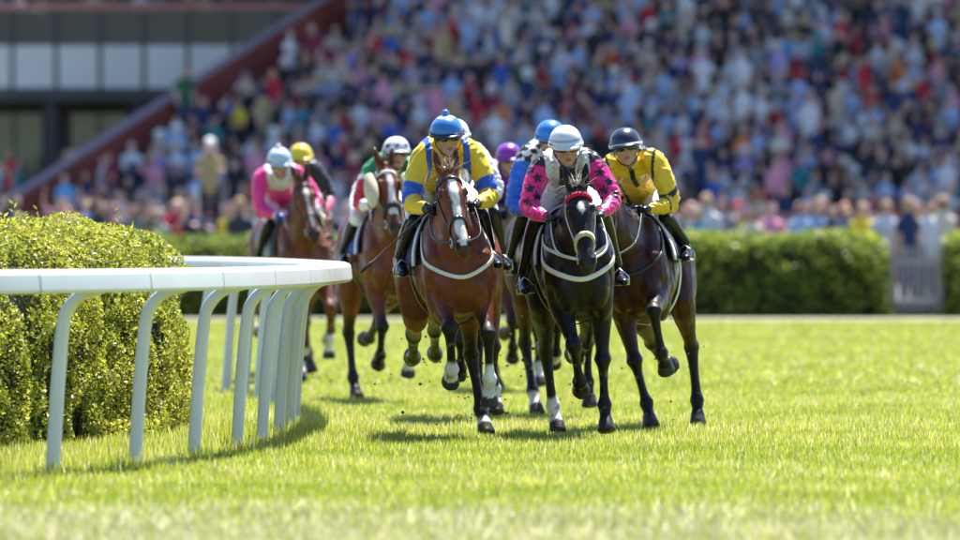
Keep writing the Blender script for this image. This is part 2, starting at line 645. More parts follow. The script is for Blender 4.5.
    for k in range(int(L * 3)):
        s0 = r.random() * (L - 0.4) + 0.2
        q, nn = surf(np.array([s0, s0]), np.array([r.choice([0.006, 0.994]), 0.5]))
        p0 = Vector(q[0] - base) * 1.0
        p0 -= Vector(nn[0]) * 0.06
        p1 = p0 + Vector((r.normal() * 0.08, r.normal() * 0.08, 0.22 + 0.25 * r.random()))
        p0.z = -0.02
        tw.tube([p0, (p0 + p1) / 2 + Vector((r.normal() * 0.03, r.normal() * 0.03, 0)), p1], [0.012, 0.009, 0.005], n=5)
    tag(tw.build('stems', M_BRANCH, root), kind='stuff')
    return root

M_LEAF = leaf_mat('hedge_leaf', 0.42, 0.52, 0.42, 0.85)
LEAFC = [(0.18, 0.235, 0.016), (0.54, 0.53, 0.06), (0.66, 0.58, 0.25)]
FARC = [(0.10, 0.22, 0.035), (0.42, 0.48, 0.06), (0.50, 0.48, 0.12)]

# near hedge: its track-side foot runs from (0,452) to (190,430) in the photograph
near_path = []
for (yy, xx) in [(44.5, -6.1), (47.0, -4.75), (49.0, -4.15), (51.5, -3.62), (54.0, -3.16), (56.0, -2.83), (58.6, -2.60)]:
    near_path.append((xx, yy))
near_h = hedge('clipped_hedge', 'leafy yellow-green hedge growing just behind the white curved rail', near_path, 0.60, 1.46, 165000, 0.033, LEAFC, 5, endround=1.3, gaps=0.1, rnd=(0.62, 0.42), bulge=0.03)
# a few shoots sticking out of its top
sh = MB(); shc = []
for k in range(26):
    t = random.random()
    yy = 49 + 8.5 * t
    xx = np.interp(yy, [p[1] for p in near_path], [p[0] for p in near_path]) + random.uniform(-0.45, 0.45)
    p = Vector((xx, yy, 1.36 - 0.15 * max(0, (yy - 56.5))))
    top = p + Vector((random.gauss(0, 0.05), random.gauss(0, 0.05), random.uniform(0.10, 0.22)))
    if k == 0:
        p = Vector((-3.02, 52, 1.40)); top = Vector((-3.03, 52, 1.60))
    for q in range(9):
        f = q / 8
        c0 = p.lerp(top, f)
        d = Vector((random.gauss(0, 1), random.gauss(0, 1), 0.7)).normalized()
        s2 = d.orthogonal().normalized()
        b = len(sh.v)
        l = 0.055 * random.uniform(0.7, 1.2)
        sh.v += [c0, c0 + d * l * 0.5 + s2 * l * 0.25, c0 + d * l, c0 + d * l * 0.5 - s2 * l * 0.25]
        sh.f.append((b, b + 1, b + 2, b + 3))
        cc = np.array(LEAFC[1]) * random.uniform(0.8, 1.25)
        shc += [cc] * 4
base = Vector((near_path[0][0], near_path[0][1], 0))
sh.v = [v - base for v in sh.v]
me = sh.mesh('shoots'); set_col(me, np.array(shc))
tag(link('shoots', me, M_LEAF, near_h, smooth=False), kind='stuff')

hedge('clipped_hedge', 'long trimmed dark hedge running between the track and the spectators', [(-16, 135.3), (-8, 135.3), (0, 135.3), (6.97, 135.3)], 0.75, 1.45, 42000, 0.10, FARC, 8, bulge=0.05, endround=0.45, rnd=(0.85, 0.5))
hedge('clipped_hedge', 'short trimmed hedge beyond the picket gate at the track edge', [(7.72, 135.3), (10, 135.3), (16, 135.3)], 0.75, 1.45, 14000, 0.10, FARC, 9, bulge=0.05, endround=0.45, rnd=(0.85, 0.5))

# picket gate in the hedge gap
gate = empty('picket_gate', (7.35, 135.0, 0))
tag(gate, 'pale grey picket gate closing the gap between two hedges', 'gate')
M_PICK = plain('weathered_grey_wood', (0.30, 0.30, 0.32), 0.8)
for k in range(9):
    xk = -0.34 + k * 0.085
    m = MB()
    m.box((xk, 0, 0.62), (0.018, 0.012, 0.56))
    b = len(m.v)
    m.v += [Vector((xk - 0.021, -0.012, 1.18)), Vector((xk + 0.021, -0.012, 1.18)), Vector((xk, -0.012, 1.235)), Vector((xk - 0.021, 0.012, 1.18)), Vector((xk + 0.021, 0.012, 1.18)), Vector((xk, 0.012, 1.235))]
    m.f += [(b, b + 1, b + 2), (b + 3, b + 5, b + 4), (b, b + 2, b + 5, b + 3), (b + 1, b + 4, b + 5, b + 2)]
    m.build('picket', M_PICK, gate, smooth=False)
for z in (0.25, 0.95):
    MB().box((0, 0.03, z), (0.37, 0.016, 0.045)).build('cross_rail', M_PICK, gate, smooth=False)
for x in (-0.42, 0.42):
    MB().box((x, 0.02, 0.64), (0.045, 0.045, 0.64)).build('gate_post', M_PICK, gate, smooth=False)

# ================================================================== RUNNING RAIL
rail = empty('running_rail', (RP[8, 1], RP[8, 0], 0))
tag(rail, 'white plastic running rail on goosenecked posts curving round the bend', 'rail')
RB = Vector((RP[8, 1], RP[8, 0], 0))
rc, rn = [], []
for i in range(len(RP)):
    a = RP[max(i - 1, 0)]; b = RP[min(i + 1, len(RP) - 1)]
    t = Vector((b[1] - a[1], b[0] - a[0], 0)).normalized()
    n = Vector((t.y, -t.x, 0))
    rn.append(n)
    rc.append(Vector((RP[i, 1], RP[i, 0], 0)))
OVER = 0.33
for i in range(len(RP)):
    p, n = rc[i] - RB, rn[i]
    lean = n * 0.07
    pts = [p + Vector((0, 0, -0.05)), p + lean * 0.5 + Vector((0, 0, 0.5)), p + lean + Vector((0, 0, 0.86)), p + n * 0.105 + Vector((0, 0, 0.965)),
           p + n * 0.185 + Vector((0, 0, 1.045)), p + n * (OVER - 0.01) + Vector((0, 0, 1.085))]
    rr = [(0.045, 0.038), (0.045, 0.038), (0.045, 0.036), (0.045, 0.036), (0.043, 0.034), (0.043, 0.03)]
    tside = Vector((-n.y, n.x, 0))
    MB().tube(pts, rr, n=14, side=tside, sub=3, power=3.2).build('post', M_RAIL, rail)
cl = [rc[i] + rn[i] * OVER - RB for i in range(len(RP))]
def rail_profile():
    pr = []
    for (u, w) in [(-0.10, 0.0), (-0.09, 0.04), (-0.06, 0.062), (0.0, 0.068), (0.060, 0.064), (0.082, 0.054), (0.090, 0.040), (0.096, 0.0), (0.100, -0.048), (0.096, -0.062), (0.080, -0.07), (-0.05, -0.06), (-0.088, -0.04)]:
        pr.append((u, w))
    return pr
pts_c, _ = catmull(cl, [(1, 1)] * len(cl), 5)
def seg_rail(m, ia, ib, grow=0.0, cut0=0.0, cut1=0.0):
    rings = []
    for k in range(ia, ib + 1):
        t = (pts_c[min(k + 1, len(pts_c) - 1)] - pts_c[max(k - 1, 0)]).normalized()
        n = Vector((t.y, -t.x, 0))
        c = pts_c[k].copy()
        if k == ia: c += t * cut0
        if k == ib: c -= t * cut1
        r = []
        for (u, w) in rail_profile():
            r.append(len(m.v))
            m.v.append(c + n * u * (1 + grow) + Vector((0, 0, 1.132 + w * (1 + grow))))
        rings.append(r)
    q = len(rings[0])
    for a, b in zip(rings[:-1], rings[1:]):
        for j in range(q):
            m.f.append((a[j], b[j], b[(j + 1) % q], a[(j + 1) % q]))
    b = len(m.v)
    for ring, rv in ((rings[0], 1), (rings[-1], -1)):
        b = len(m.v)
        m.v += [m.v[k].copy() for k in ring]
        m.f.append(tuple(range(b, b + q))[::rv])
for i in range(len(RP) - 1):
    m = MB()
    k0, k1 = i * 6 + 2, min((i + 1) * 6 + 2, len(pts_c) - 1)
    seg_rail(m, k0, k1, 0, 0.010, 0.010)
    ro = m.build('rail_section', M_RAIL, rail)
    ro.data.set_sharp_from_angle(angle=R(16))
    j = MB()
    t = (pts_c[k0 + 1] - pts_c[k0]).normalized()
    c0 = pts_c[k0]
    n = Vector((t.y, -t.x, 0))
    rings = []
    for off in (-0.016, 0.016):
        r = []
        for (u, w) in rail_profile():
            r.append(len(j.v)); j.v.append(c0 + t * off + n * u * 0.975 + Vector((0, 0, 1.132 + w * 0.97)))
        rings.append(r)
    q = len(rings[0])
    for a in range(q):
        j.f.append((rings[0][a], rings[1][a], rings[1][(a + 1) % q], rings[0][(a + 1) % q]))
    j.build('joint_sleeve', M_JOINT, rail)


# ================================================================== GRANDSTAND
ROW0, TREAD, RISE, Z0, NROW = 185.0, 0.75, 0.36, 1.17, 18
def row_left(i):
    return -10.87 + 0.514 * i
M_CONC = plain('stand_concrete', (0.10, 0.095, 0.10), 0.9, amount=0.2, scale=0.8)
M_MAROON = plain('maroon_painted_wall', (0.30, 0.065, 0.045), 0.75, amount=0.2, scale=0.7)
M_PINKRAIL = plain('faded_red_rail', (0.55, 0.24, 0.20), 0.6)
M_PALEPANEL = plain('pale_grey_panel', (0.80, 0.80, 0.80), 0.7, amount=0.06, scale=0.6)
M_DARKGLASS = plain('dark_balcony_glass', (0.02, 0.022, 0.03), 0.12, amount=0.3, scale=0.5)
M_STEEL = plain('dark_steel', (0.05, 0.045, 0.055), 0.5)
M_BENCH = plain('bench_grey_blue', (0.10, 0.11, 0.15), 0.7)
M_ROOF = plain('roof_underside', (0.16, 0.16, 0.17), 0.85)
M_WINDOW = plain('glass_painted_reflection', (0.22, 0.28, 0.18), 0.05, amount=0.6, scale=0.35)  # reflected greenery painted into the pane colour as mottled green

GB = Vector((0, 185, 0))
stand = empty('grandstand', GB)
tag(stand, 'roofed grandstand with maroon walls and packed tiers behind the hedge', 'grandstand')
def sbox(name, x0, x1, y0, y1, z0, z1, mat, parent=stand):
    m = MB().box(((x0 + x1) / 2 - GB.x, (y0 + y1) / 2 - GB.y, (z0 + z1) / 2), (abs(x1 - x0) / 2, abs(y1 - y0) / 2, abs(z1 - z0) / 2))
    return m.build(name, mat, parent, smooth=False)
for i in range(NROW):
    y0 = ROW0 - 0.35 + i * TREAD
    t = sbox('tier', row_left(i) - 0.1, 19, y0, y0 + TREAD, 0, Z0 + RISE * i, M_CONC)
    sbox('bench', row_left(i) + 0.35, 18.8, y0 + 0.42, y0 + 0.70, Z0 + RISE * i + 0.38, Z0 + RISE * i + 0.43, M_BENCH, t)
# front parapet with its rail
sbox('front_parapet', row_left(0) - 0.2, 19, 184.35, 184.5, 0, 1.70, M_MAROON)
sbox('front_rail', row_left(0) - 0.2, 19, 184.38, 184.46, 1.81, 1.88, M_PINKRAIL)
for k in range(16):
    xk = row_left(0) + k * 1.9
    sbox('rail_upright', xk, xk + 0.05, 184.4, 184.45, 1.70, 1.81, M_PINKRAIL)
# sloping side wall and its handrail
def slope_wall(name, mat, a, b, za0, za1, zb0, zb1, th):
    A = Vector((a[0], a[1], 0)) - GB; B = Vector((b[0], b[1], 0)) - GB
    t = (B - A).normalized(); n = Vector((-t.y, t.x, 0)) * th / 2
    m = MB()
    for P_, z0, z1 in ((A, za0, za1), (B, zb0, zb1)):
        for sg in (-1, 1):
            for z in (z0, z1):
                m.v.append(Vector((P_.x + n.x * sg, P_.y + n.y * sg, z)))
    m.f = [(0, 1, 3, 2), (4, 6, 7, 5), (0, 4, 5, 1), (2, 3, 7, 6), (0, 2, 6, 4), (1, 5, 7, 3)]
    return m.build(name, mat, stand, smooth=False)
iL = 17.0
A2 = (row_left(-0.3) - 0.15, ROW0 - 0.3 * TREAD); B2 = (row_left(iL) - 0.15, ROW0 + iL * TREAD)
za, zb = Z0 - 0.3 * RISE, Z0 + iL * RISE
slope_wall('side_wall', M_MAROON, A2, B2, 0, za + 0.92, 0, zb + 0.92, 0.16)
slope_wall('wall_coping', plain('grey_coping', (0.34, 0.25, 0.27), 0.7), A2, B2, za + 0.925, za + 1.01, zb + 0.925, zb + 1.01, 0.24)
# back wall and roof
sbox('back_wall', -2.5, 20, 199.0, 199.3, 0, 16.19, M_STEEL)
rf = sbox('roof', -9.6, 30, 191.2, 220, 16.2, 16.5, M_ROOF)
sbox('fascia', -9.6, 30, 191.05, 191.19, 15.9, 16.6, M_MAROON, rf)
for x in (-1.5, 5.5, 12.5, 18.5):
    sbox('roof_column', x, x + 0.3, 199.4, 199.7, 0, 16.19, M_STEEL)

# hall with balcony on the left of the stand
HX0, HX1, HY_ = -17.0, -1.6, 176.0
HB = Vector((-10.4, 203.0, 0))
def hz_(z): return 0 if z == 0 else (16.19 if z > 12 else 1.4 + (z - 1.4) * 1.155)
def hx_(x): return x * 1.155
def hy_(y): return y + 27.0
hall = empty('balcony_hall', HB)
tag(hall, 'glazed hall with pale panel balcony left of the sloping maroon wall', 'building')
def hbox(name, x0, x1, y0, y1, z0, z1, mat, parent=hall):
    x0, x1, y0, y1, z0, z1 = hx_(x0), hx_(x1), hy_(y0), hy_(y1), hz_(z0), hz_(z1)
    m = MB().box(((x0 + x1) / 2 - HB.x, (y0 + y1) / 2 - HB.y, (z0 + z1) / 2), (abs(x1 - x0) / 2, abs(y1 - y0) / 2, abs(z1 - z0) / 2))
    return m.build(name, mat, parent, smooth=False)
hbox('balcony_slab', HX0, HX1, 175.75, 182, 4.35, 4.62, M_CONC)
npan = 16
pw = (HX1 - HX0) / npan
for k in range(npan):
    xa = HX0 + k * pw
    hbox('balcony_panel', xa + 0.05, xa + pw - 0.05, 175.80, 175.88, 4.63, 5.56, M_PALEPANEL)
    hbox('balcony_glass', xa + 0.04, xa + pw - 0.04, 175.95, 175.98, 5.58, 6.33, M_DARKGLASS)
    hbox('balcony_post', xa - 0.04, xa + 0.04, 175.82, 175.94, 4.62, 6.34, M_STEEL)
hbox('balcony_rail', HX0, HX1, 175.78, 175.92, 6.35, 6.49, M_PINKRAIL)
hbox('terrace_floor', HX0, -3.0, 170.2, 175.74, 0, 1.75, M_CONC)
hbox('lower_back_wall', HX0, HX1, 178.9, 179.2, 0, 4.34, M_STEEL)
hbox('upper_back_wall', HX0, HX1, 181.0, 181.3, 4.63, 12.19, M_STEEL)
hbox('inner_floor', HX0, HX1, 175.76, 178.9, 0, 1.75, M_CONC)
for k in range(8):
    xa = HX0 + 0.3 + k * 1.9
    w = hbox('window', xa, xa + 1.25, 178.80, 178.86, 2.2, 4.1, M_WINDOW)
    hbox('mullion', xa + 0.60, xa + 0.65, 178.74, 178.79, 2.2, 4.1, M_STEEL, w)
    hbox('hall_column', xa + 1.45, xa + 1.68, 176.0, 176.25, 1.75, 4.35, M_STEEL)

# ================================================================== SPECTATORS
SHIRT = {'white': (0.72, 0.72, 0.74), 'pale blue': (0.36, 0.50, 0.72), 'navy blue': (0.02, 0.035, 0.11), 'black': (0.015, 0.015, 0.018),
         'grey': (0.25, 0.26, 0.28), 'red': (0.55, 0.02, 0.04), 'pink': (0.75, 0.30, 0.40), 'royal blue': (0.04, 0.13, 0.48), 'sky blue': (0.14, 0.42, 0.70),
         'beige': (0.52, 0.42, 0.30), 'maroon': (0.20, 0.02, 0.05), 'lilac': (0.42, 0.34, 0.62), 'teal': (0.02, 0.25, 0.28), 'cream': (0.70, 0.64, 0.50),
         'orange': (0.75, 0.20, 0.04), 'green': (0.04, 0.13, 0.06), 'yellow': (0.80, 0.58, 0.04), 'brown': (0.14, 0.07, 0.04), 'charcoal': (0.05, 0.05, 0.06), 'khaki': (0.42, 0.33, 0.15)}
SW = {'white': 22, 'pale blue': 15, 'navy blue': 19, 'black': 12, 'grey': 9, 'red': 5, 'pink': 6, 'royal blue': 3, 'sky blue': 3, 'beige': 8, 'maroon': 5,
      'lilac': 4, 'teal': 1.0, 'cream': 3, 'orange': 0.8, 'green': 0.4, 'yellow': 0.3, 'brown': 4, 'charcoal': 10, 'khaki': 1}
HAIR = {'dark hair': (0.02, 0.014, 0.010), 'brown hair': (0.07, 0.035, 0.018), 'blond hair': (0.48, 0.33, 0.14), 'grey hair': (0.34, 0.33, 0.33), 'reddish hair': (0.20, 0.06, 0.02)}
HATC = {'white': (0.78, 0.77, 0.74), 'straw': (0.55, 0.42, 0.22), 'navy': (0.02, 0.03, 0.09), 'red': (0.5, 0.03, 0.04)}
PANTS = {'dark': (0.02, 0.022, 0.03), 'denim': (0.06, 0.10, 0.20), 'tan': (0.36, 0.28, 0.18), 'grey': (0.18, 0.18, 0.2), 'white': (0.6, 0.6, 0.6)}
SKINS = [(0.64, 0.37, 0.27), (0.56, 0.30, 0.21), (0.70, 0.43, 0.33), (0.34, 0.17, 0.11)]
def cloth(kind, key, rgb):
    return plain('%s_%s' % (kind, key.replace(' ', '_')), rgb, 0.8, amount=0.18, scale=7)

def person_mesh(pose, arms, hair, hat, vox=0.042):
    """one continuous low body; slots: skin, hair or hat, top, trousers. Faces +Y, origin between the feet (seated: under the seat)"""
    mb = MB(); Z = []
    def T(pts, rad, zone, n=10):
        mb.tube(pts, rad, n=n)
        rr = [r[0] if isinstance(r, tuple) else r for r in rad]
        for a, b, r0, r1 in zip(pts[:-1], pts[1:], rr[:-1], rr[1:]):
            Z.append((a, b, r0, r1, zone))
    if pose == 'seated':
        hz, hy = 0.52, 0.0
        for s in (-1, 1):
            T([(s * 0.10, hy, hz), (s * 0.14, 0.42, hz + 0.02), (s * 0.13, 0.44, 0.10), (s * 0.13, 0.52, 0.05)], [0.095, 0.075, 0.05, 0.05], 3)
    else:
        hz, hy = 0.92, 0.0
        for s in (-1, 1):
            T([(s * 0.10, hy, hz), (s * 0.11, 0.02, 0.48), (s * 0.11, -0.01, 0.08), (s * 0.12, 0.10, 0.045)], [0.10, 0.07, 0.05, 0.045], 3)
    lean = 0.06 if pose == 'seated' else 0.0
    T([(0, hy, hz - 0.02), (0, hy + lean, hz + 0.22), (0, hy + lean * 1.5, hz + 0.42), (0, hy + lean * 1.5, hz + 0.50)], [(0.165, 0.12), (0.155, 0.115), (0.20, 0.125), (0.13, 0.09)], 2, 12)
    sh = Vector((0, hy + lean * 1.5, hz + 0.46))
    T([sh + Vector((0, 0, 0.03)), sh + Vector((0, 0.02, 0.12))], [0.058, 0.055], 0)
    hd = sh + Vector((0, 0.035, 0.225))
    mb.ball(hd, (0.085, 0.10, 0.125)); Z.append((hd + Vector((0, 0.03, -0.05)), hd + Vector((0, 0.05, 0.02)), 0.07, 0.075, 0))
    mb.ball(hd + Vector((0, 0.10, -0.015)), (0.018, 0.02, 0.03), n=6, m=4)
    mb.ball(hd + Vector((0, -0.015, 0.03)), (0.098, 0.11, 0.115)); Z.append((hd + Vector((0, -0.055, 0.0)), hd + Vector((0, 0.01, 0.10)), 0.09, 0.06, 1))
    if hair == 'long':
        T([hd + Vector((0, -0.05, 0.05)), hd + Vector((0, -0.08, -0.10)), hd + Vector((0, -0.085, -0.25))], [(0.10, 0.06), (0.115, 0.05), (0.09, 0.04)], 1)
        for s in (-1, 1):
            T([hd + Vector((s * 0.085, 0.0, 0.04)), hd + Vector((s * 0.10, 0.01, -0.17))], [0.03, 0.028], 1, 6)
    if hat == 'cap':
        T([hd + Vector((0, -0.02, 0.06)), hd + Vector((0, -0.01, 0.135))], [(0.105, 0.115), (0.085, 0.095)], 1, 12)
        T([hd + Vector((0, 0.06, 0.062)), hd + Vector((0, 0.18, 0.045))], [(0.075, 0.02), (0.06, 0.018)], 1, 8)
    if hat == 'brim':
        T([hd + Vector((0, 0, 0.055)), hd + Vector((0, 0, 0.075))], [(0.20, 0.20), (0.19, 0.19)], 1, 14)
        T([hd + Vector((0, 0, 0.06)), hd + Vector((0, 0, 0.165))], [(0.105, 0.115), (0.08, 0.09)], 1, 12)
    for s in (-1, 1):
        a = sh + Vector((s * 0.19, 0, 0.0))
        if arms == 'rest' or (arms == 'shade' and s < 0):
            el = a + Vector((s * 0.06, -0.02, -0.27))
            ha = el + (Vector((-s * 0.08, 0.24, -0.03)) if pose == 'seated' else Vector((-s * 0.02, 0.08, -0.25)))
        elif arms == 'hold':
            el = a + Vector((s * 0.07, 0.06, -0.25)); ha = el + Vector((-s * 0.17, 0.19, 0.12))
        elif arms == 'clap':
            el = a + Vector((s * 0.10, 0.10, -0.21)); ha = el + Vector((-s * 0.24, 0.14, 0.18))
        elif arms == 'shade':
            el = a + Vector((s * 0.17, 0.16, 0.02)); ha = hd + Vector((s * 0.06, 0.16, 0.06))
        else:
            el = a + Vector((s * 0.14, 0.05, 0.22)); ha = el + Vector((-s * 0.03, 0.06, 0.26))
        T([a, a.lerp(el, 0.75)], [0.062, 0.052], 2, 8)
        T([a.lerp(el, 0.7), el, ha], [0.043, 0.043, 0.032], 0, 8)
        T([ha, ha + (ha - el).normalized() * 0.10], [(0.04, 0.028), (0.03, 0.02)], 0, 8)
    me = remesh(mb, vox, 2, 0.4)
    P = coords(me)
    best = np.full(len(P), 9.0); zone = np.zeros(len(P), dtype=int)
    for a, b, r0, r1, z in Z:
        d, t = seg_dist(P, a, b)
        d = d - (r0 + (r1 - r0) * t)
        k = d < best
        best[k] = d[k]; zone[k] = z
    for m in range(4):
        me.materials.append(None)
    fz = [max(set(l), key=l.count) for l in ([int(zone[v]) for v in p.vertices] for p in me.polygons)]
    me.polygons.foreach_set('material_index', fz)
    me.polygons.foreach_set('use_smooth', [True] * len(me.polygons))
    return me

PROTO = {}
def proto(pose, arms, hair, hat, vox=0.042):
    k = (pose, arms, hair, hat, vox)
    if k not in PROTO:
        PROTO[k] = person_mesh(*k)
        PROTO[k].name = 'person_body'
    return PROTO[k]
ARMW = {'rest': 'arms down', 'hold': 'hands raised', 'clap': 'clapping', 'shade': 'shading eyes', 'wave': 'arms raised'}
ORD = ['front', 'second', 'third', 'fourth', 'fifth', 'sixth', 'seventh', 'eighth', 'ninth', 'tenth', 'eleventh', 'twelfth', 'thirteenth', 'fourteenth', 'fifteenth', 'sixteenth', 'seventeenth', 'eighteenth']
keys, wts = list(SW), [SW[k] for k in SW]
stuff_parts = []
n_people = 0

def spectator(loc, rz, pose, where, group, shirt=None, hair=None, hat=None, hatc=None, arms=None, long_=None, individual=True, scale=None, pants=None):
    global n_people
    shirt = shirt or random.choices(keys, wts)[0]
    hairc = hair or random.choices(list(HAIR), [30, 32, 17, 14, 4])[0]
    hat = hat if hat is not None else random.choices(['', 'cap', 'brim'], [80, 9, 11])[0]
    long_ = long_ if long_ is not None else random.random() < 0.42
    arms = arms or random.choices(['rest', 'hold', 'clap', 'shade', 'wave'], [50, 26, 14, 7, 3])[0]
    hatc = hatc or random.choice(list(HATC))
    me = proto(pose, arms, 'long' if long_ else 'short', hat, 0.042 if individual else 0.056)
    sk = random.choices(SKINS, [5, 4, 4, 1])[0]
    pk = pants or random.choice(list(PANTS))
    mats = [plain('skin_tone_%d' % SKINS.index(sk), sk, 0.6, amount=0.1, scale=8),
            cloth('hat', hatc, HATC[hatc]) if hat else cloth('hair', hairc, HAIR[hairc]),
            cloth('top', shirt, SHIRT[shirt]), cloth('trousers', pk, PANTS[pk])]
    s = scale or random.choice([random.uniform(0.90, 1.06), random.uniform(0.78, 1.0)])
    if not individual:
        stuff_parts.append((me, mats, Matrix.Translation(loc) @ Matrix.Rotation(rz, 4, 'Z') @ Matrix.Scale(s, 4)))
        return None
    o = bpy.data.objects.new('person', me)
    col.objects.link(o)
    o.location = loc; o.rotation_euler = (0, 0, rz); o.scale = (s, s, s)
    for k, m in enumerate(mats):
        o.material_slots[k].link = 'OBJECT'
        o.material_slots[k].material = m
    head = ('%s %s' % (hatc, 'cap' if hat == 'cap' else 'brimmed hat')) if hat else ('%s%s' % ('long ' if long_ else 'short ', hairc))
    tag(o, '%s person, %s top, %s, %s, %s' % (pose, shirt, head, ARMW[arms], where), 'person', group)
    n_people += 1
    return o

FACE = math.pi      # +Y turned towards the track
# people standing on the apron right behind the hedge, in the sun
G_AP = 'spectators standing on the apron behind the hedge'
W_AP = 'behind the hedge'
fixed = [(800, 141.5, 'white', 'blond hair', False), (862, 139.5, 'yellow', 'blond hair', True), (886, 138.9, 'white', 'blond hair', True), (912, 140.2, 'pale blue', 'dark hair', False),
         (928, 138.6, 'white', 'dark hair', False), (942, 138.8, 'cream', 'blond hair', True), (822, 144, 'pink', 'reddish hair', True), (690, 140.5, 'beige', 'brown hair', True),
         (232, 141.5, 'yellow', 'brown hair', True), (88, 140.5, 'sky blue', 'blond hair', False), (245, 145.5, 'green', 'dark hair', False), (178, 140, 'red', 'blond hair', True), (665, 143, 'lilac', 'blond hair', False)]
used = []
for (x, d, c, h, lg) in fixed:
    p = px(x, 0, d); used.append(p.x)
    spectator((p.x, d, APZ), FACE + random.uniform(-0.6, 0.6), 'standing', W_AP, G_AP, shirt=c, hair=h, hat='', long_=lg, scale=random.uniform(0.98, 1.08))
k = 0
while k < 112:
    d = 137.8 + 30 * random.random() ** 2.3
    x = random.uniform(-0.0625 * d, 0.0625 * d)
    if any(abs(x - u[0]) < 0.42 and abs(d - u[1]) < 0.45 for u in [(q, 140) for q in used]):
        k += 0.2
        continue
    k += 1
    spectator((x, d, APZ), FACE + random.uniform(-0.9, 0.9), 'standing', W_AP if d < 145 else 'on the apron', G_AP, scale=random.uniform(0.92, 1.08))
# platform man
pod = empty('viewing_platform', (px(210, 0, 146).x, 146.0, APZ - 0.25 + 0.25))
tag(pod, 'small steel viewing platform among the standing spectators', 'platform')
MB().box((0, 0, 1.07), (0.6, 0.6, 0.03)).build('deck', M_STEEL, pod, smooth=False)
for sx in (-1, 1):
    for sy in (-1, 1):
        MB().box((sx * 0.55, sy * 0.55, 0.52), (0.03, 0.03, 0.52)).build('leg', M_STEEL, pod, smooth=False)
o = spectator((px(210, 0, 146).x, 146, 1.35), FACE, 'standing', 'up on the small platform', G_AP, shirt='khaki', hat='cap', hatc='white', arms='hold', scale=1.04, pants='dark')
o = spectator((row_left(7) + .25, ROW0 + 7 * TREAD, Z0 + RISE * 7), FACE + 0.4, 'standing', 'by the sloping maroon wall', 'spectators standing in the covered stand', shirt='green', hair='dark hair', hat='', long_=False, arms='rest', scale=1.0)
# people by the hall and on its balcony
for k in range(11):
    spectator((hx_(random.uniform(-10.9, -7.6)), hy_(random.uniform(171.5, 175)), hz_(1.75)), FACE + random.uniform(-1, 1), 'standing', 'in front of the hall windows', 'spectators standing at the hall')
for k in range(14):
    spectator((hx_(-11.2 + k * 0.52 + random.uniform(-0.1, 0.1)), hy_(random.uniform(176.4, 177)), hz_(5.35)), FACE + random.uniform(-0.6, 0.6), 'standing', 'at the balcony rail', 'spectators standing on the balcony')
# tiers
for i in range(NROW):
    dd = ROW0 + i * TREAD
    lim = 0.0645 * dd
    x = max(row_left(i) + 0.75, -lim)
    while x < min(lim, 18.5):
        x += random.uniform(0.36, 0.56)
        if random.random() < 0.05 + (0.35 if math.sin(x * 0.9 + i * 0.7) * math.sin(x * 0.31 - i * 1.1) > 0.72 else 0):
            continue
        ind = n_people < 300
        stnd = random.random() < 0.11
        z = Z0 + RISE * i
        rzj = random.gauss(0, 0.45)
        loc = (x, dd + (0.02 if stnd else 0.18) + random.uniform(-0.08, 0.08), z)
        spectator(loc, FACE + rzj, 'standing' if stnd else 'seated', '%s stand row' % ORD[i], 'spectators in the rows of the covered stand', individual=ind)
# the rest of the far rows read as one mass
def join_crowd():
    mats = []; idx = {}
    V, Fl, MI, off = [], [], [], 0
    for me, mm, M in stuff_parts:
        P = coords(me)
        A = np.array(M)
        V.append(P @ A[:3, :3].T + A[:3, 3])
        slot = []
        for m in mm:
            if m.name not in idx:
                idx[m.name] = len(mats); mats.append(m)
            slot.append(idx[m.name])
        for p in me.polygons:
            Fl.append(tuple(off + v for v in p.vertices)); MI.append(slot[p.material_index])
        off += len(P)
    me = bpy.data.meshes.new('distant_crowd')
    me.from_pydata(np.concatenate(V).tolist(), [], Fl)
    o = link('distant_crowd', me, mats)
    me.polygons.foreach_set('material_index', MI)
    tag(o, 'packed mass of spectators filling the uppermost rows of the stand', 'crowd', kind='stuff')
if stuff_parts:
    join_crowd()
print('people', n_people, 'mass', len(stuff_parts))

# ================================================================== HORSES
def adir(deg):
    """direction in the horse's side plane; 0 = straight down, positive swings forward"""
    a = R(deg)
    return Vector((0, math.sin(a), -math.cos(a)))

class Drape:
    def __init__(s, me):
        s.b = BVHTree.FromPolygons([v.co.copy() for v in me.vertices], [tuple(p.vertices) for p in me.polygons])
    def near(s, p, off=0.004):
        h = s.b.find_nearest(Vector(p))
        q, n = h[0], h[1]
        return q + n * off, n
    def path(s, pts, off=0.004):
        P, N = [], []
        for p in pts:
            q, n = s.near(p, off)
            P.append(q); N.append(n)
        # calm the normals so that a strap does not twist
        N2 = []
        for i in range(len(N)):
            v = N[max(i - 1, 0)] + N[i] * 2 + N[min(i + 1, len(N) - 1)]
            N2.append(v.normalized())
        return P, N2
    def smooth_path(s, pts, off=0.008, it=14):
        P, _ = s.path(pts, off)
        for _k in range(it):
            Q = [P[0]] + [(P[i - 1] + P[i] * 2 + P[i + 1]) / 4 for i in range(1, len(P) - 1)] + [P[-1]]
            P = []
            for q in Q:
                c, n, _i, _d = s.b.find_nearest(q)
                h = (q - c).dot(n)
                P.append(q if h > off else c + n * off)
        N = []
        for i, q in enumerate(P):
            c, n, _i, _d = s.b.find_nearest(q)
            N.append(n)
        for _k in range(4):
            N = [(N[max(i - 1, 0)] + N[i] + N[min(i + 1, len(N) - 1)]).normalized() for i in range(len(N))]
        return P, N
    def out(s, o, d, off=0.01):
        h = s.b.ray_cast(Vector(o), Vector(d).normalized())
        if h[0] is None:
            return Vector(o) + Vector(d).normalized() * 0.3, Vector(d).normalized()
        return h[0] + Vector(d).normalized() * off, Vector(d).normalized()

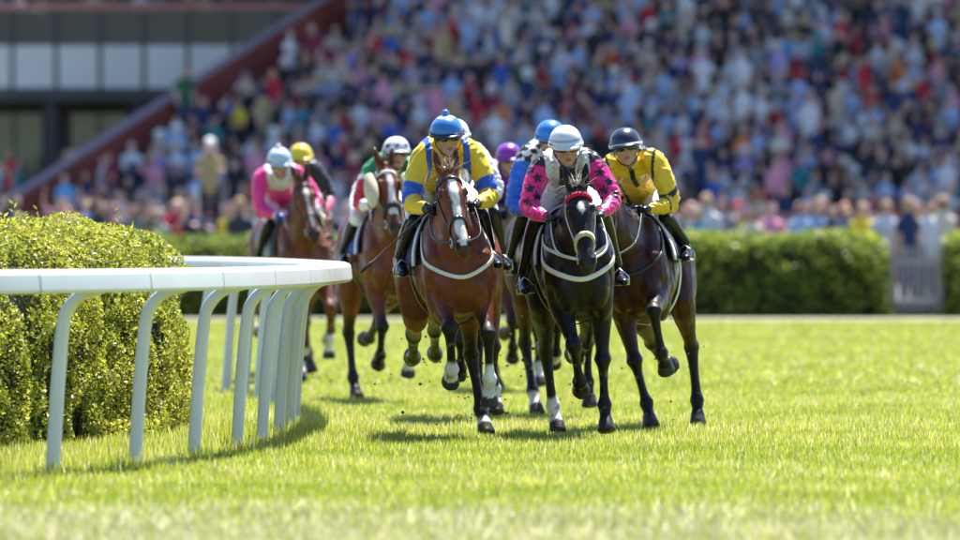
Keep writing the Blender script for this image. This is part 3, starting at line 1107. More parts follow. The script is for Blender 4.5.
def hair_strands(roots, dirs, length, width, n, colr, droop=0.3, spread=0.35, seed=0):
    """tapering ribbons of mane, forelock or tail hair"""
    r = np.random.default_rng(seed)
    m = MB(); cc = []
    for k in range(n):
        i = r.integers(len(roots))
        p = Vector(roots[i]) + Vector(r.normal(size=3) * 0.008)
        d = (Vector(dirs[i]) + Vector(r.normal(size=3) * spread)).normalized()
        L = length * r.uniform(0.55, 1.15)
        sd = d.cross(Vector(r.normal(size=3))).normalized()
        w = width * r.uniform(0.6, 1.3)
        prev = None
        cst = np.array(colr) * r.uniform(0.6, 1.5)
        for q in range(4):
            f = q / 3
            pp = p + d * (L * f) + Vector((0, 0, -droop * L * f * f))
            ww = w * (1 - 0.9 * f)
            a, b = len(m.v), len(m.v) + 1
            m.v += [pp - sd * ww / 2, pp + sd * ww / 2]
            cc += [cst, cst]
            if prev is not None:
                m.f.append((prev[0], prev[1], b, a))
            prev = (a, b)
    return m, np.array(cc)

def make_horse(spec):
    S = spec
    mb = MB()
    vox = S.get('voxel', 0.0125)
    X3 = (1, 0, 0)
    # trunk
    st = [(-0.86, 1.24, .09, .13), (-0.78, 1.25, .20, .24), (-0.62, 1.28, .275, .30), (-0.42, 1.28, .270, .30), (-0.2, 1.25, .262, .295), (0.0, 1.215, .272, .315),
          (0.2, 1.17, .270, .370), (0.4, 1.185, .245, .405), (0.55, 1.17, .232, .370), (0.68, 1.15, .205, .300), (0.77, 1.16, .14, .18)]
    mb.tube([(0, y, z) for y, z, w, h in st], [(w, h) for y, z, w, h in st], n=24, side=X3, sub=2, cap=0.6)
    # breast muscles
    for s in (-1, 1):
        mb.ball((s * 0.105, 0.70, 1.04), (0.108, 0.115, 0.18), n=14, m=10)
        mb.ball((s * 0.155, 0.55, 1.03), (0.10, 0.16, 0.26), n=14, m=10)
        mb.ball((s * 0.165, -0.60, 1.20), (0.125, 0.22, 0.27), n=14, m=10)
        mb.ball((s * 0.185, 0.645, 1.17), (0.065, 0.075, 0.09), n=12, m=8)
        mb.ball((s * 0.200, 0.40, 1.06), (0.07, 0.13, 0.13), n=12, m=8)
    # neck and head
    bend = S.get('bend', 0.0)
    poll = Vector((bend, S['poll'][0], S['poll'][1]))
    b0 = Vector((0, 0.46, 1.22)); b1 = Vector((bend * 0.15, 0.64, 1.38))
    mid = b1.lerp(poll, 0.5) + Vector((0, 0.01, -0.01))
    nk = [b0, b1, mid, b1.lerp(poll, 0.82) + Vector((0, -0.005, 0)), poll]
    mb.tube(nk, [(.195, .33), (.155, .255), (.105, .185), (.085, .145), (.075, .11)], n=20, side=X3, sub=3)
    pt = R(S['nose'])
    yaw = R(S.get('hyaw', 0.0))
    A = Vector((0, math.cos(pt), -math.sin(pt))); U = Vector((0, math.sin(pt), math.cos(pt)))
    rz = Matrix.Rotation(yaw, 3, 'Z')
    A = rz @ A; U = rz @ U; SX = rz @ Vector((1, 0, 0))
    hs = [(-.05, .055, .06, .0), (.03, .080, .095, -.025), (.10, .098, .125, -.045), (.17, .105, .140, -.055), (.25, .092, .132, -.055), (.34, .070, .100, -.036), (.44, .057, .078, -.022),
          (.52, .058, .074, -.020), (.585, .056, .064, -.020), (.625, .040, .045, -.022)]
    mb.tube([poll + A * t + U * o for t, w, h, o in hs], [(w, h) for t, w, h, o in hs], n=18, side=SX, sub=2)
    for s in (-1, 1):
        mb.ball(poll + A * .15 + SX * (s * .088) + U * .03, (.026, .03, .03), n=8, m=6)            # brow
        mb.ball(poll + A * .23 + SX * (s * .062) - U * .075, (.035, .05, .075), n=10, m=8)        # cheek
        mb.ball(poll + A * .555 + SX * (s * .043) + U * .02, (.024, .034, .03), n=8, m=6)         # nostril rim
        e0 = poll + SX * (s * .052) - A * 0.01 + U * .015
        ed = (-A * 0.85 + U * S.get('ear', 0.35) + SX * (s * 0.16)).normalized()
        mb.tube([e0, e0 + ed * .05, e0 + ed * .11, e0 + ed * .165, e0 + ed * .185], [(.028, .022), (.038, .022), (.034, .018), (.016, .012), (.006, .006)], n=10, side=SX)
    # legs
    chains = {}
    for key in ('FR', 'FL', 'HR', 'HL'):
        s = 1 if key[1] == 'R' else -1
        ang = S[key]
        add = ang[4] if len(ang) > 4 else 0.0
        if key[0] == 'F':
            E = Vector((s * .155, .47 + .10 * math.sin(R(ang[0])), 0.93 + 0.05 * max(0, math.sin(R(ang[0])))))
            L = (.42, .31, .125, .075)
            K = E + adir(ang[0]) * L[0]; Fk = K + adir(ang[1]) * L[1]; C = Fk + adir(ang[2]) * L[2]; H = C + adir(ang[3]) * L[3]
            ch = [E, K, Fk, C, H]
            tot = sum(L); run = [0, L[0], L[0] + L[1], tot - L[3], tot]
            for p, rr in zip(ch, run):
                p.x += (-s * .045 + add) * rr / tot
            mb.tube([(s * .13, .40, 1.42), (s * .165, .60, 1.18), E + Vector((0, .02, .06)), E.lerp(K, .25), E.lerp(K, .55), E.lerp(K, .86), K, K.lerp(Fk, .16), K.lerp(Fk, .5), K.lerp(Fk, .85), Fk, Fk.lerp(C, .55), C],
                    [(.07, .16), (.095, .17), (.095, .125), (.082, .105), (.062, .074), (.046, .052), (.064, .062), (.041, .045), (.030, .038), (.034, .044), (.054, .056), (.037, .037), (.052, .052)], n=14, side=X3, sub=1, grow=1.09)
        else:
            Hh = Vector((s * .15, -.55, 1.24))
            L = (.36, .45, .39, .13, .075)
            E = Hh + adir(ang[0]) * L[0]; E.x = s * .185
            K = E + adir(ang[1]) * L[1]; Fk = K + adir(ang[2]) * L[2]; C = Fk + adir(ang[3]) * L[3]
            H = C + adir(ang[3] * 0.7) * L[4]
            for p, f in ((K, .35), (Fk, .75), (C, .9), (H, 1.0)):
                p.x += (-s * .08 + add) * f
            ch = [E, K, Fk, C, H]
            mb.tube([Hh, Hh.lerp(E, .6), E, E.lerp(K, .3), E.lerp(K, .65), E.lerp(K, .9), K, K.lerp(Fk, .15), K.lerp(Fk, .5), K.lerp(Fk, .86), Fk, Fk.lerp(C, .55), C],
                    [(.15, .27), (.135, .21), (.105, .15), (.085, .115), (.058, .075), (.046, .064), (.060, .074), (.045, .054), (.033, .042), (.037, .047), (.055, .058), (.039, .039), (.054, .054)], n=14, side=X3, sub=1, grow=1.09)
        hd = (ch[4] - ch[3]).normalized()
        mb.tube([ch[3], ch[3] + hd * .02, ch[4]], [(.053, .053), (.060, .062), (.073, .078)], n=14, side=X3, cap=0.12)
        chains[key] = ch
    NX = .93
    mb.v = [Vector((v.x * NX, v.y, v.z)) for v in mb.v]
    for ch in chains.values():
        for p in ch:
            p.x *= NX
    poll.x *= NX; bend *= NX; b1.x *= NX
    roll = R(S.get('roll', 5.0))
    RY = Matrix.Rotation(roll, 3, 'Y')
    lowest = min(((RY @ ch[4]).z - .012) for ch in chains.values()) / math.cos(roll)
    me = remesh(mb, vox, 3, 0.5)
    P = coords(me)
    # ---- coat colours
    base = np.array(S['coat']); dark = np.array(S.get('points', (0.012, 0.009, 0.008)))
    C_ = np.tile(base, (len(P), 1))
    # belly / flank a little paler, topline a little darker: the coat's own pattern
    C_ *= (1 + 0.10 * vnoise(P, 5, 31))[:, None]
    white = np.array([0.74, 0.70, 0.64])
    hv = P - np.array(poll)
    ta = hv @ np.array(A); ua = hv @ np.array(U); xa = hv @ np.array(SX)
    headm = (P[:, 1] > poll.y - 0.05) & (ta > -.02) & (ta < .68) & (np.abs(xa) < .14) & (ua > -.22) & (ua < .16)
    mz = headm * sstep(.46, .58, ta)
    C_ = C_ * (1 - .75 * mz[:, None]) + np.array([.03, .024, .022]) * (.75 * mz[:, None])
    bl = S.get('blaze')
    if bl:
        w = np.interp(ta, [b[0] for b in bl], [b[1] for b in bl], left=0, right=0)
        c0 = np.interp(ta, [b[0] for b in bl], [b[2] if len(b) > 2 else 0 for b in bl])
        m = headm * (ua > -.01) * (w > .0036) * sstep(.010, -.004, np.abs(xa - c0) - w - 0.006 * vnoise(P, 40, 5))
        C_ = C_ * (1 - m[:, None]) + white * m[:, None]
    nz = np.zeros(len(P))
    for s in (-1, 1):
        q = np.array(poll + A * .575 + SX * (s * .050) + U * .030)
        nz = np.maximum(nz, sstep(.034, .020, np.linalg.norm(P - q, axis=1)))
    C_ = C_ * (1 - nz[:, None]) + np.array([.008, .005, .005]) * nz[:, None]
    # ear tips
    earm = (ta < -.06) & (P[:, 1] > poll.y - .1) & (P[:, 2] > poll.z - .05)
    C_[earm] = C_[earm] * 0.55
    for key, ch in chains.items():
        dmin = np.full(len(P), 9.0); sv = np.zeros(len(P))
        acc = 0.0
        for i in range(4, 0, -1):
            d, t = seg_dist(P, ch[i], ch[i - 1])
            ln = (ch[i] - ch[i - 1]).length
            k = d < dmin
            dmin[k] = d[k]; sv[k] = acc + t[k] * ln
            acc += ln
        inl = dmin < .105
        hi = S.get('black_to', {'F': .63, 'H': .80})[key[0]]
        m = inl * sstep(hi + .10, hi - .12, sv + .03 * vnoise(P, 14, 9))
        C_ = C_ * (1 - m[:, None]) + dark * m[:, None]
        sock = S.get('socks', {}).get(key, 0)
        if sock:
            m = inl * sstep(sock + .015, sock - .015, sv + .02 * vnoise(P, 22, 10))
            C_ = C_ * (1 - m[:, None]) + white * m[:, None]
        # mud spatter on the lower legs
        m = inl * (sv < .45) * sstep(1.0, 1.25, vnoise(P, 60, 14) + 0.4 * vnoise(P, 17, 2)) * 0.7
        C_ = C_ * (1 - m[:, None]) + np.array([.20, .15, .10]) * m[:, None]
        hoof = inl * sstep(.082, .070, sv)
        C_ = C_ * (1 - hoof[:, None]) + np.array(S.get('hoof', (.05, .042, .038))) * hoof[:, None]
    set_col(me, C_)
    # ---- place
    rot = math.pi + R(S['yaw'])
    cw = px(S['x'], 0, S['d'])
    off = Matrix.Rotation(rot, 3, 'Z') @ (RY @ Vector((0, .70, 1.08)))
    loc = Vector((cw.x - off.x, S['d'] - off.y, -lowest + S.get('air', 0.0)))
    root = empty('race_horse', (loc.x, loc.y, 0), rot)
    root.rotation_euler = (0, roll, rot)
    tag(root, S['label'], 'horse', 'galloping race horses')
    dz = Vector((0, 0, loc.z))
    class _P: pass
    def place(mbx):
        mbx.v = [v + dz for v in mbx.v]
        return mbx
    D = Drape(me)
    me.transform(Matrix.Translation(dz))
    link('body', me, M_COAT, root)
    # eyes
    for s in (-1, 1):
        place(MB().ball(poll + A * .165 + SX * (s * .087) + U * .028, .020, n=10, m=8)).build('eye', M_EYE, root)
    # mane and forelock
    crest = []; cdir = []
    for i in range(14):
        f = i / 13
        c = b1.lerp(poll, f)
        o, n_ = D.out(c, Vector((0, -0.55, 0.8)), -0.004)
        crest.append(o); cdir.append(Vector((random.choice([-.5, .5]) * .6, -0.75, 0.45)))
    hm, hc = hair_strands(crest, cdir, .16, .016, 150, S.get('mane', (.012, .009, .008)), seed=S['seed'])
    hme = place(hm).mesh('mane'); set_col(hme, hc)
    link('mane', hme, M_HAIR, root, smooth=False)
    fr = [poll + SX * u + U * .045 - A * .01 for u in (-.03, -.015, 0, .015, .03)]
    hm, hc = hair_strands(fr, [(U * .25 - A * .7 + SX * (k - 2) * .22 + Vector((0, -.3, .25))) for k in range(5)], .12, .012, 70, S.get('forelock', S.get('mane', (.012, .009, .008))), droop=.1, spread=.45, seed=S['seed'] + 1)
    hme = place(hm).mesh('forelock'); set_col(hme, hc)
    link('forelock', hme, M_HAIR, root, smooth=False)
    # tail
    t0 = Vector((0, -.87, 1.34))
    hm, hc = hair_strands([t0 + Vector((0, -.03 * i, .015 * i)) for i in range(6)], [Vector((S.get('tail', 0.1), -.9, -.15))] * 6, .62, .022, 130, S.get('mane', (.012, .009, .008)), droop=.55, spread=.13, seed=S['seed'] + 2)
    place(hm).tube([t0 + Vector((0, .05, 0)) + dz, t0 + Vector((0, -.10, .03)) + dz, t0 + Vector((0, -.26, -.02)) + dz], [.035, .03, .012], n=8)
    hc = np.concatenate([hc, np.tile(np.array(S.get('mane', (.012, .009, .008))), (len(hm.v) - len(hc), 1))])
    hme = hm.mesh('tail'); set_col(hme, hc)
    link('tail', hme, M_HAIR, root, smooth=False)
    # ---- bridle
    bm_ = S.get('bridle_mat', M_BLACKSTRAP)
    nm_ = S.get('nose_mat', bm_)
    def ring(t, k=28, tilt=0.0, lift=0.006, drop=-.03):
        pts = []
        for i in range(k + 1):
            th = 2 * math.pi * i / k
            pts.append(poll + A * (t + tilt * math.cos(th)) + SX * (.16 * math.sin(th)) + U * (.17 * math.cos(th) + drop))
        P_, N_ = [], []
        for p in pts:
            c = poll + A * ((p - poll).dot(A)) + U * drop
            q, n_ = D.out(c, p - c, lift)
            P_.append(q); N_.append(n_)
        return P_, N_
    bridle = empty('bridle'); bridle.parent = root
    P_, N_ = ring(.40, tilt=-.03)
    place(MB().ribbon(P_, N_, S.get('nose_w', .024), S.get('nose_t', .008))).build('noseband', nm_, bridle)
    P_, N_ = ring(.075, tilt=-.015)
    front = [i for i in range(len(P_)) if (P_[i] - poll).dot(U) > -.02]
    order = [i for i in front if i > len(P_) // 2] + [i for i in front if i <= len(P_) // 2]
    place(MB().ribbon([P_[i] for i in order], [N_[i] for i in order], S.get('brow_w', .022), S.get('brow_t', .007))).build('browband', S.get('brow_mat', bm_), bridle)
    bits = []
    for s in (-1, 1):
        a0 = poll + A * .01 + SX * (s * .085) - U * .03
        pts = [a0.lerp(poll + A * .50 + SX * (s * .07) - U * .055, f) for f in np.linspace(0, 1, 10)]
        P_, N_ = D.path(pts, .006)
        place(MB().ribbon(P_, N_, .018, .006)).build('cheek_strap', S.get('cheek_mat', bm_), bridle)
        bit = P_[-1] + SX * (s * .008)
        bits.append(bit)
        rp = [bit + A * (.032 * math.cos(q)) + U * (.032 * math.sin(q)) for q in np.linspace(0, 2 * math.pi, 14)]
        place(MB().tube(rp, [.0055] * 14, n=6)).build('bit_ring', M_METAL, bridle)
        pts = [a0.lerp(poll + A * .20 - U * .20 + SX * (s * .02), f) for f in np.linspace(0, 1, 7)]
        P_, N_ = D.path(pts, .006)
        place(MB().ribbon(P_, N_, .016, .006)).build('throat_lash', S.get('cheek_mat', bm_), bridle)
        if S.get('sheep_cheeks'):
            c = poll + A * .20 + SX * (s * .155) + U * .01
            m = MB().tube([c - A * .13, c - A * .04, c + A * .06, c + A * .15], [(.035, .05), (.055, .075), (.055, .075), (.03, .045)], n=12, side=SX, sub=2)
            place(m).build('cheek_roll', M_SHEEP, bridle)
    # ---- breastplate
    if S.get('breast_mat'):
        pts = []
        for i in range(29):
            th = R(-105 + 210 * i / 28)
            pts.append(Vector((math.sin(th) * .25, .50 + math.cos(th) * .42, S.get('breast_z', 1.10) + .27 * (1 - math.cos(th)) ** 1.25)))
        P_, N_ = D.smooth_path(pts, .008, 40)
        place(MB().ribbon(P_, N_, S.get('breast_w', .027), .008)).build('breastplate', S['breast_mat'], root)
        if S.get('neck_strap'):
            pts = []
            for i in range(25):
                th = R(-110 + 220 * i / 24)
                pts.append(Vector((math.sin(th) * .30, .55 + math.cos(th) * .34, 1.19 + .27 * (1 - math.cos(th)) * .6)))
            P_, N_ = D.smooth_path(pts, .010, 40)
            place(MB().ribbon(P_, N_, .022, .009)).build('neck_strap', S['breast_mat'], root)
    # ---- saddle, cloth, girth, stirrups
    def patch(y0, y1, ph, offs, ny, nph, mat, name, parent, flare=0.0, zc=1.25):
        m = MB()
        rows = []
        for i in range(ny):
            y = y0 + (y1 - y0) * i / (ny - 1)
            r = []
            for j in range(nph):
                a = R(-ph + 2 * ph * j / (nph - 1))
                q, n_ = D.out(Vector((0, y + flare * abs(a) * .12, zc)), Vector((math.sin(a), 0, math.cos(a))), offs + flare * max(0, abs(a) - 1.0) * .03)
                r.append(len(m.v)); m.v.append(q)
            rows.append(r)
        for a, b in zip(rows[:-1], rows[1:]):
            for j in range(nph - 1):
                m.f.append((a[j], a[j + 1], b[j + 1], b[j]))
        o = place(m).build(name, mat, parent)
        sd = o.modifiers.new('thick', 'SOLIDIFY'); sd.thickness = .012; sd.offset = 1
        return o
    patch(-.28, .26, 100, .014, 10, 25, S['cloth_mat'], 'saddle_cloth', root, flare=S.get('flare', 0.8))
    if S.get('cloth_edge'):
        patch(.205, .262, 101, .028, 3, 25, S['cloth_edge'], 'cloth_border', root, flare=S.get('flare', 0.8))
    sad = patch(-.14, .20, 62, .040, 8, 15, M_BROWNSTRAP if S['seed'] % 2 else M_BLACKSTRAP, 'saddle', root)
    P_, N_ = [], []
    for i in range(33):
        a = 2 * math.pi * i / 32
        q, n_ = D.out(Vector((0, .22, 1.2)), Vector((math.sin(a), 0, math.cos(a))), .034)
        P_.append(q); N_.append(n_)
    place(MB().ribbon(P_, N_, .07, .008)).build('girth', S.get('girth_mat', M_BLACKSTRAP), root)
    J = S['jock']
    feet = J['_feet'] = []
    for s in (-1, 1):
        q, n_ = D.out(Vector((0, .10, 1.30)), Vector((s, 0, .55)), .05)
        ft = Vector((s * J.get('fx', .315), J.get('fy', .10), J.get('fz', 1.08)))
        stp = empty('stirrup'); stp.parent = sad
        place(MB().ribbon([q, q.lerp(ft + Vector((0, 0, .09)), .5), ft + Vector((0, 0, .09))], [Vector((s, 0, .2)).normalized()] * 3, .022, .006)).build('stirrup_leather', M_BLACKSTRAP, sad)
        pts = [ft + Vector((s * .062, 0, -.015)), ft + Vector((s * .062, 0, .04)), ft + Vector((0, 0, .10)), ft + Vector((-s * .062, 0, .04)), ft + Vector((-s * .062, 0, -.015)), ft + Vector((s * .062, 0, -.015))]
        bpy.data.objects.remove(stp)
        place(MB().tube(pts, [.007] * 6, n=6)).build('stirrup_iron', M_METAL, sad)
        feet.append(ft)
    # reins
    reins = []
    for s, bit in zip((-1, 1), bits):
        hnd = Vector(J['hand'] if 'hand' in J else (.14, .70, 1.56)); hnd = Vector((s * hnd.x + bend * .3, hnd.y, hnd.z))
        mid_ = bit.lerp(hnd, .5) + Vector((s * .06, 0, -.07))
        pts, _ = catmull([bit, mid_, hnd, hnd + Vector((-s * .06, -.06, -.10))], [(1, 1)] * 4, 4)
        place(MB().ribbon(pts, [Vector((s, .2, .2)).normalized()] * len(pts), .016, .005)).build('rein', S.get('rein_mat', bm_), root)
    if S.get('loops'):
        for s in (-1, 1):
            c = Vector((s * .16, .84, 1.34))
            pts = [c + Vector((math.cos(q) * .07, .04 * math.sin(q), math.sin(q) * .14)) for q in np.linspace(0, 2 * math.pi, 22)]
            place(MB().tube(pts, [.0062] * 22, n=6)).build('rein_loop', M_WHITESTRAP, root)
    S['_mat'] = Matrix.Translation((loc.x, loc.y, 0)) @ Matrix.Rotation(rot, 4, 'Z') @ Matrix.Rotation(roll, 4, 'Y')
    S['_dz'] = dz
    S['_bend'] = bend
    return root

# ================================================================== JOCKEYS
def make_jockey(S):
    J = S['jock']
    mb = MB(); Z = []
    vox = J.get('voxel', 0.0095)
    def T(pts, rad, zone, n=14, side=None, sub=2, power=2.0):
        pts = [Vector(p) for p in pts]
        rad = [r if isinstance(r, tuple) else (r, r) for r in rad]
        mb.tube(pts, rad, n=n, side=side, sub=sub, power=power)
        p2, r2 = catmull(pts, rad, 2)
        for a, b, ra, rb in zip(p2[:-1], p2[1:], r2[:-1], r2[1:]):
            Z.append((a, b, max(ra), max(rb), zone))
    X3 = (1, 0, 0)
    lx = J.get('lx', 0.0)         # sideways lean of the upper body
    up = J.get('up', 0.0)
    tw = J.get('twist', 0.0)
    hip = Vector((0, -.16, 1.70 + up * .6)); wai = Vector((lx * .4, .06, 1.80 + up * .8)); che = Vector((lx * .8, .27, 1.885 + up)); shc = Vector((lx, .41, 1.895 + up))
    T([hip, wai, che, shc], [(.165, .135), (.155, .125), (.190, .145), (.150, .115)], 0, n=18, side=X3)
    for s in (-1, 1):
        mb.ball(hip + Vector((s * .085, -.04, -.01)), (.11, .13, .125), n=12, m=8)
        Z.append((hip + Vector((s * .085, -.06, -.03)), hip + Vector((s * .09, 0, -.05)), .12, .12, 4))
    Z.append((hip + Vector((0, -.06, 0)), hip + Vector((0, .02, .0)), .165, .165, 4))
    feet = J['_feet']
    hands = []
    for s, ft in zip((-1, 1), feet):
        # legs
        hj = hip + Vector((s * .11, .02, -.06)); kn = Vector((s * J.get('kx', .222), .30, 1.52 + up * .3))
        an = ft + Vector((s * 0.0, -.085, .115))
        T([hj, hj.lerp(kn, .5) + Vector((s * .01, 0, .015)), kn], [(.105, .115), .088, .064], 4)
        T([kn + Vector((0, .01, 0)), kn.lerp(an, .3) + Vector((0, -.015, 0)), kn.lerp(an, .7), an], [.060, .062, .046, .041], 5)
        T([an + Vector((0, -.035, -.03)), an + Vector((0, .05, -.075)), ft + Vector((s * .01, .06, .012)), ft + Vector((s * .015, .14, .0))], [(.034, .04), (.040, .042), (.043, .032), (.030, .024)], 5)
        # arms
        sh = shc + Vector((s * .160, -.03, -.02))
        hnd = Vector(J.get('hand', (.14, .70, 1.56))); hnd = Vector((s * hnd.x + S['_bend'] * .3 + lx * .3, hnd.y - .01, hnd.z))
        el = Vector(J.get('elbow', (.315, .46, 1.60 + up))); el = Vector((s * el.x * .86 + lx * .6, el.y, el.z))
        if J.get('elbow_' + ('r' if s > 0 else 'l')):
            e2 = Vector(J['elbow_' + ('r' if s > 0 else 'l')]); el = Vector((s * e2.x + lx * .6, e2.y, e2.z))
        T([shc + Vector((s * .10, -.03, 0)), sh, sh.lerp(el, .5) + Vector((s * .015, 0, .01)), el], [.095, .090, .078, .070], 1)
        wr = el.lerp(hnd, .82)
        T([el, el.lerp(wr, .45) + Vector((s * .008, 0, -.006)), wr], [.068, .058, .038], 2)
        fd = (hnd - el).normalized()
        T([wr, hnd, hnd + fd * .035], [(.032, .026), (.044, .030), (.040, .026)], 3)
        hands.append((s, hnd, fd))
    # neck and head
    hc = shc + Vector((J.get('hx', 0.0), J.get('hf', .175), .105 + J.get('hz', 0.0)))
    T([shc + Vector((0, .0, .01)), hc + Vector((0, -.035, -.085))], [(.075, .07), (.060, .062)], J.get('neck_zone', 6), sub=0)
    tilt = R(J.get('tilt', 18) - 12); hy = R(J.get('hyaw', 0))
    HM = Matrix.Translation(hc) @ Matrix.Rotation(hy, 4, 'Z') @ Matrix.Rotation(-tilt, 4, 'X')
    h3 = HM.to_3x3()
    def hp(x, y, z): return HM @ Vector((x, y, z))
    mb.ball(hc, (.077, .098, .112), n=16, m=12, rot=h3)
    Z.append((hp(0, -.01, -.03), hp(0, .01, .05), .085, .085, 6))
    mb.ball(hp(0, .03, -.075), (.056, .062, .055), n=12, m=8, rot=h3)      # jaw
    mb.ball(hp(0, .075, -.108), (.024, .022, .02), n=8, m=6, rot=h3)       # chin
    mb.tube([hp(0, .088, .022), hp(0, .104, -.012), hp(0, .110, -.030)], [.011, .014, .016], n=8)   # nose
    mb.ball(hp(0, .088, -.068), (.026, .014, .011), n=8, m=6, rot=h3)      # mouth
    for s in (-1, 1):
        mb.ball(hp(s * .043, .066, -.03), (.026, .026, .024), n=8, m=6, rot=h3)   # cheeks
        mb.ball(hp(s * .079, -.005, -.015), (.012, .022, .032), n=8, m=6, rot=h3) # ears
    Z.append((hp(0, .06, -.10), hp(0, .09, -.02), .04, .03, 6))
    me = remesh(mb, vox, 3, 0.45)
    # fingers closed on the rein, thumb on top
    fm = MB()
    for s, hnd, fd in hands:
        o = Vector((-s * 1.0, .1, -.1)).normalized()
        for k in range(4):
            b = hnd + fd * (.045 - .004 * abs(k - 1)) + Vector((0, 0, .024 - .017 * k)) + Vector((s * .018, 0, 0))
            p1 = b + fd * .022; p2 = p1 + (o * .026 - fd * .006); p3 = p2 - fd * .022 + o * .004
            fm.tube([b, p1, p2, p3], [.0098, .0096, .009, .008], n=7)
        b = hnd + Vector((-s * .028, 0, .026))
        fm.tube([b, b + fd * .03 + o * .006, b + fd * .055 + o * .014], [.0115, .0105, .009], n=7)
    V0 = coords(me); nv = len(V0)
    polys = [tuple(p.vertices) for p in me.polygons] + [tuple(nv + i for i in f) for f in fm.f]
    P = np.concatenate([V0, np.array([tuple(v) for v in fm.v])])
    bpy.data.meshes.remove(me)
    best = np.full(len(P), 9.0); zone = np.zeros(len(P), dtype=int)
    for a, b, r0, r1, z in Z:
        d, t = seg_dist(P, a, b)
        d = d - (r0 + (r1 - r0) * t)
        k = d < best
        best[k] = d[k]; zone[k] = z
    zone[nv:] = 3
    # soft folds in the cloth
    fold = np.isin(zone, (0, 1, 2))
    nrmdir = np.zeros_like(P)
    class Ctx: pass
    cx = Ctx(); cx.P = P; cx.zone = zone; cx.shc = shc; cx.che = che; cx.hip = hip; cx.feet = feet
    # fraction along each arm for hoops and cuffs
    cx.arm = np.zeros(len(P))
    for s, hnd, fd in hands:
        sh = shc + Vector((s * .160, -.03, -.02))
        el = Vector(J.get('elbow', (.315, .46, 1.60 + up))); el = Vector((s * el.x * .86 + lx * .6, el.y, el.z))
        d1, t1 = seg_dist(P, sh, el); d2, t2 = seg_dist(P, el, hnd)
        k = (np.sign(P[:, 0] - lx) == s)
        cx.arm[k] = np.where(d1 < d2, t1, 1 + t2)[k]
    C_ = np.zeros((len(P), 3))
    C_[:] = (0.7, 0.7, 0.7)
    C_[zone == 4] = J.get('breeches', (.72, .72, .74))
    C_[zone == 5] = (.009, .009, .013)
    if J.get('boot_top'):
        for s in (-1, 1):
            kn = np.array((s * J.get('kx', .222), .30, 1.52 + up * .3))
            k = (zone == 5) & (np.linalg.norm(P - kn, axis=1) < .10)
            C_[k] = J['boot_top']
    C_[zone == 3] = J.get('glove', (.015, .015, .018))
    C_[zone == 6] = J.get('skin', (.50, .27, .18))
    lip = np.linalg.norm((P - np.array(hp(0, .095, -.070))) * np.array([.6, 1, 1.6]), axis=1) < .017
    C_[lip & (zone == 6)] = (.36, .12, .10)
    J['paint'](cx, C_)
    dz = S['_dz']
    basept = Vector((0, .05, 1.0)) + dz
    me = bpy.data.meshes.new('body')
    me.from_pydata((P + np.array(dz) - np.array(basept)).tolist(), [], polys)
    me.update()
    set_col(me, C_)
    zi = zone[np.array([p[0] for p in polys])]
    root = empty('jockey')
    root.matrix_world = S['_mat'] @ Matrix.Translation(basept)
    root.name = 'person'
    tag(root, J['label'], 'person', 'jockeys riding in the race')
    # folds in the cloth
    nr_ = np.empty(len(P) * 3, dtype=np.float32); me.vertices.foreach_get('normal', nr_); nr_ = nr_.reshape(-1, 3)
    sd_ = S['seed']
    w1 = vnoise(P, 16, 70 + sd_); w2 = vnoise(P, 34, 80 + sd_)
    ridge = 1 - np.abs(np.sin(4.0 * w1 + 1.2 * w2 + P[:, 1] * 14))
    arms_ = sleeve_(cx)
    el_ = np.exp(-((cx.arm - 1.0) / .28) ** 2)
    bands = np.sin(cx.arm * 34 + 3.0 * w1) * el_
    amp = np.where(cx.zone == 0, .010 * (ridge - .4) + .005 * w1, 0) + np.where(arms_, .006 * bands + .008 * (ridge - .4), 0) + np.where(cx.zone == 4, .004 * (ridge - .4), 0)
    P3 = coords(me) + nr_ * amp[:, None]
    me.vertices.foreach_set('co', P3.astype(np.float32).ravel()); me.update()
    b = link('body', me, [M_SILK, M_LEATHER, M_SKIN], root)
    mi = np.zeros(len(polys), dtype=np.int32)
    mi[(zi == 5) | (zi == 3)] = 1
    mi[zi == 6] = 2
    me.polygons.foreach_set('material_index', mi)
    def put(m):
        m.v = [v + dz - basept for v in m.v]
        return m
    # ---- helmet with silk cover
    hm = MB(); cc = []
    c1, c2 = np.array(J['cap']), np.array(J.get('cap2', J['cap']))
    n, k = 26, 12
    for i in range(k + 1):
        ph = R(-8) + (R(90) - R(-8)) * i / k
        for j in range(n):
            th = 2 * math.pi * j / n
            cr = math.cos(ph) ** .82 if i < k else 0.001
            x = .113 * cr * math.cos(th); y = .136 * cr * math.sin(th) - .008; z = .026 + .122 * math.sin(ph)
            hm.v.append(hp(x, y, z))
            cc.append(J['cap_paint'](ph, th, c1, c2) if 'cap_paint' in J else c1)
    for i in range(k):
        for j in range(n):
            hm.f.append((i * n + j, i * n + (j + 1) % n, (i + 1) * n + (j + 1) % n, (i + 1) * n + j))
    me = put(hm).mesh('helmet'); set_col(me, np.array(cc))
    he = link('helmet', me, M_CAP, root)
    # band round its edge
    pts = [hp(.117 * math.cos(q), .140 * math.sin(q) - .008, .022) for q in np.linspace(0, 2 * math.pi, 30)]
    nr = [(h3 @ Vector((math.cos(q), math.sin(q), 0))) for q in np.linspace(0, 2 * math.pi, 30)]
    m = put(MB().ribbon(pts, nr, .026, .010)).mesh('helmet_band'); set_col(m, np.tile(np.array(J.get('band', (.02, .02, .03))), (len(m.vertices), 1)))
    link('helmet_band', m, M_CAP, he)
    # peak
    pk = MB()
    nn = 15
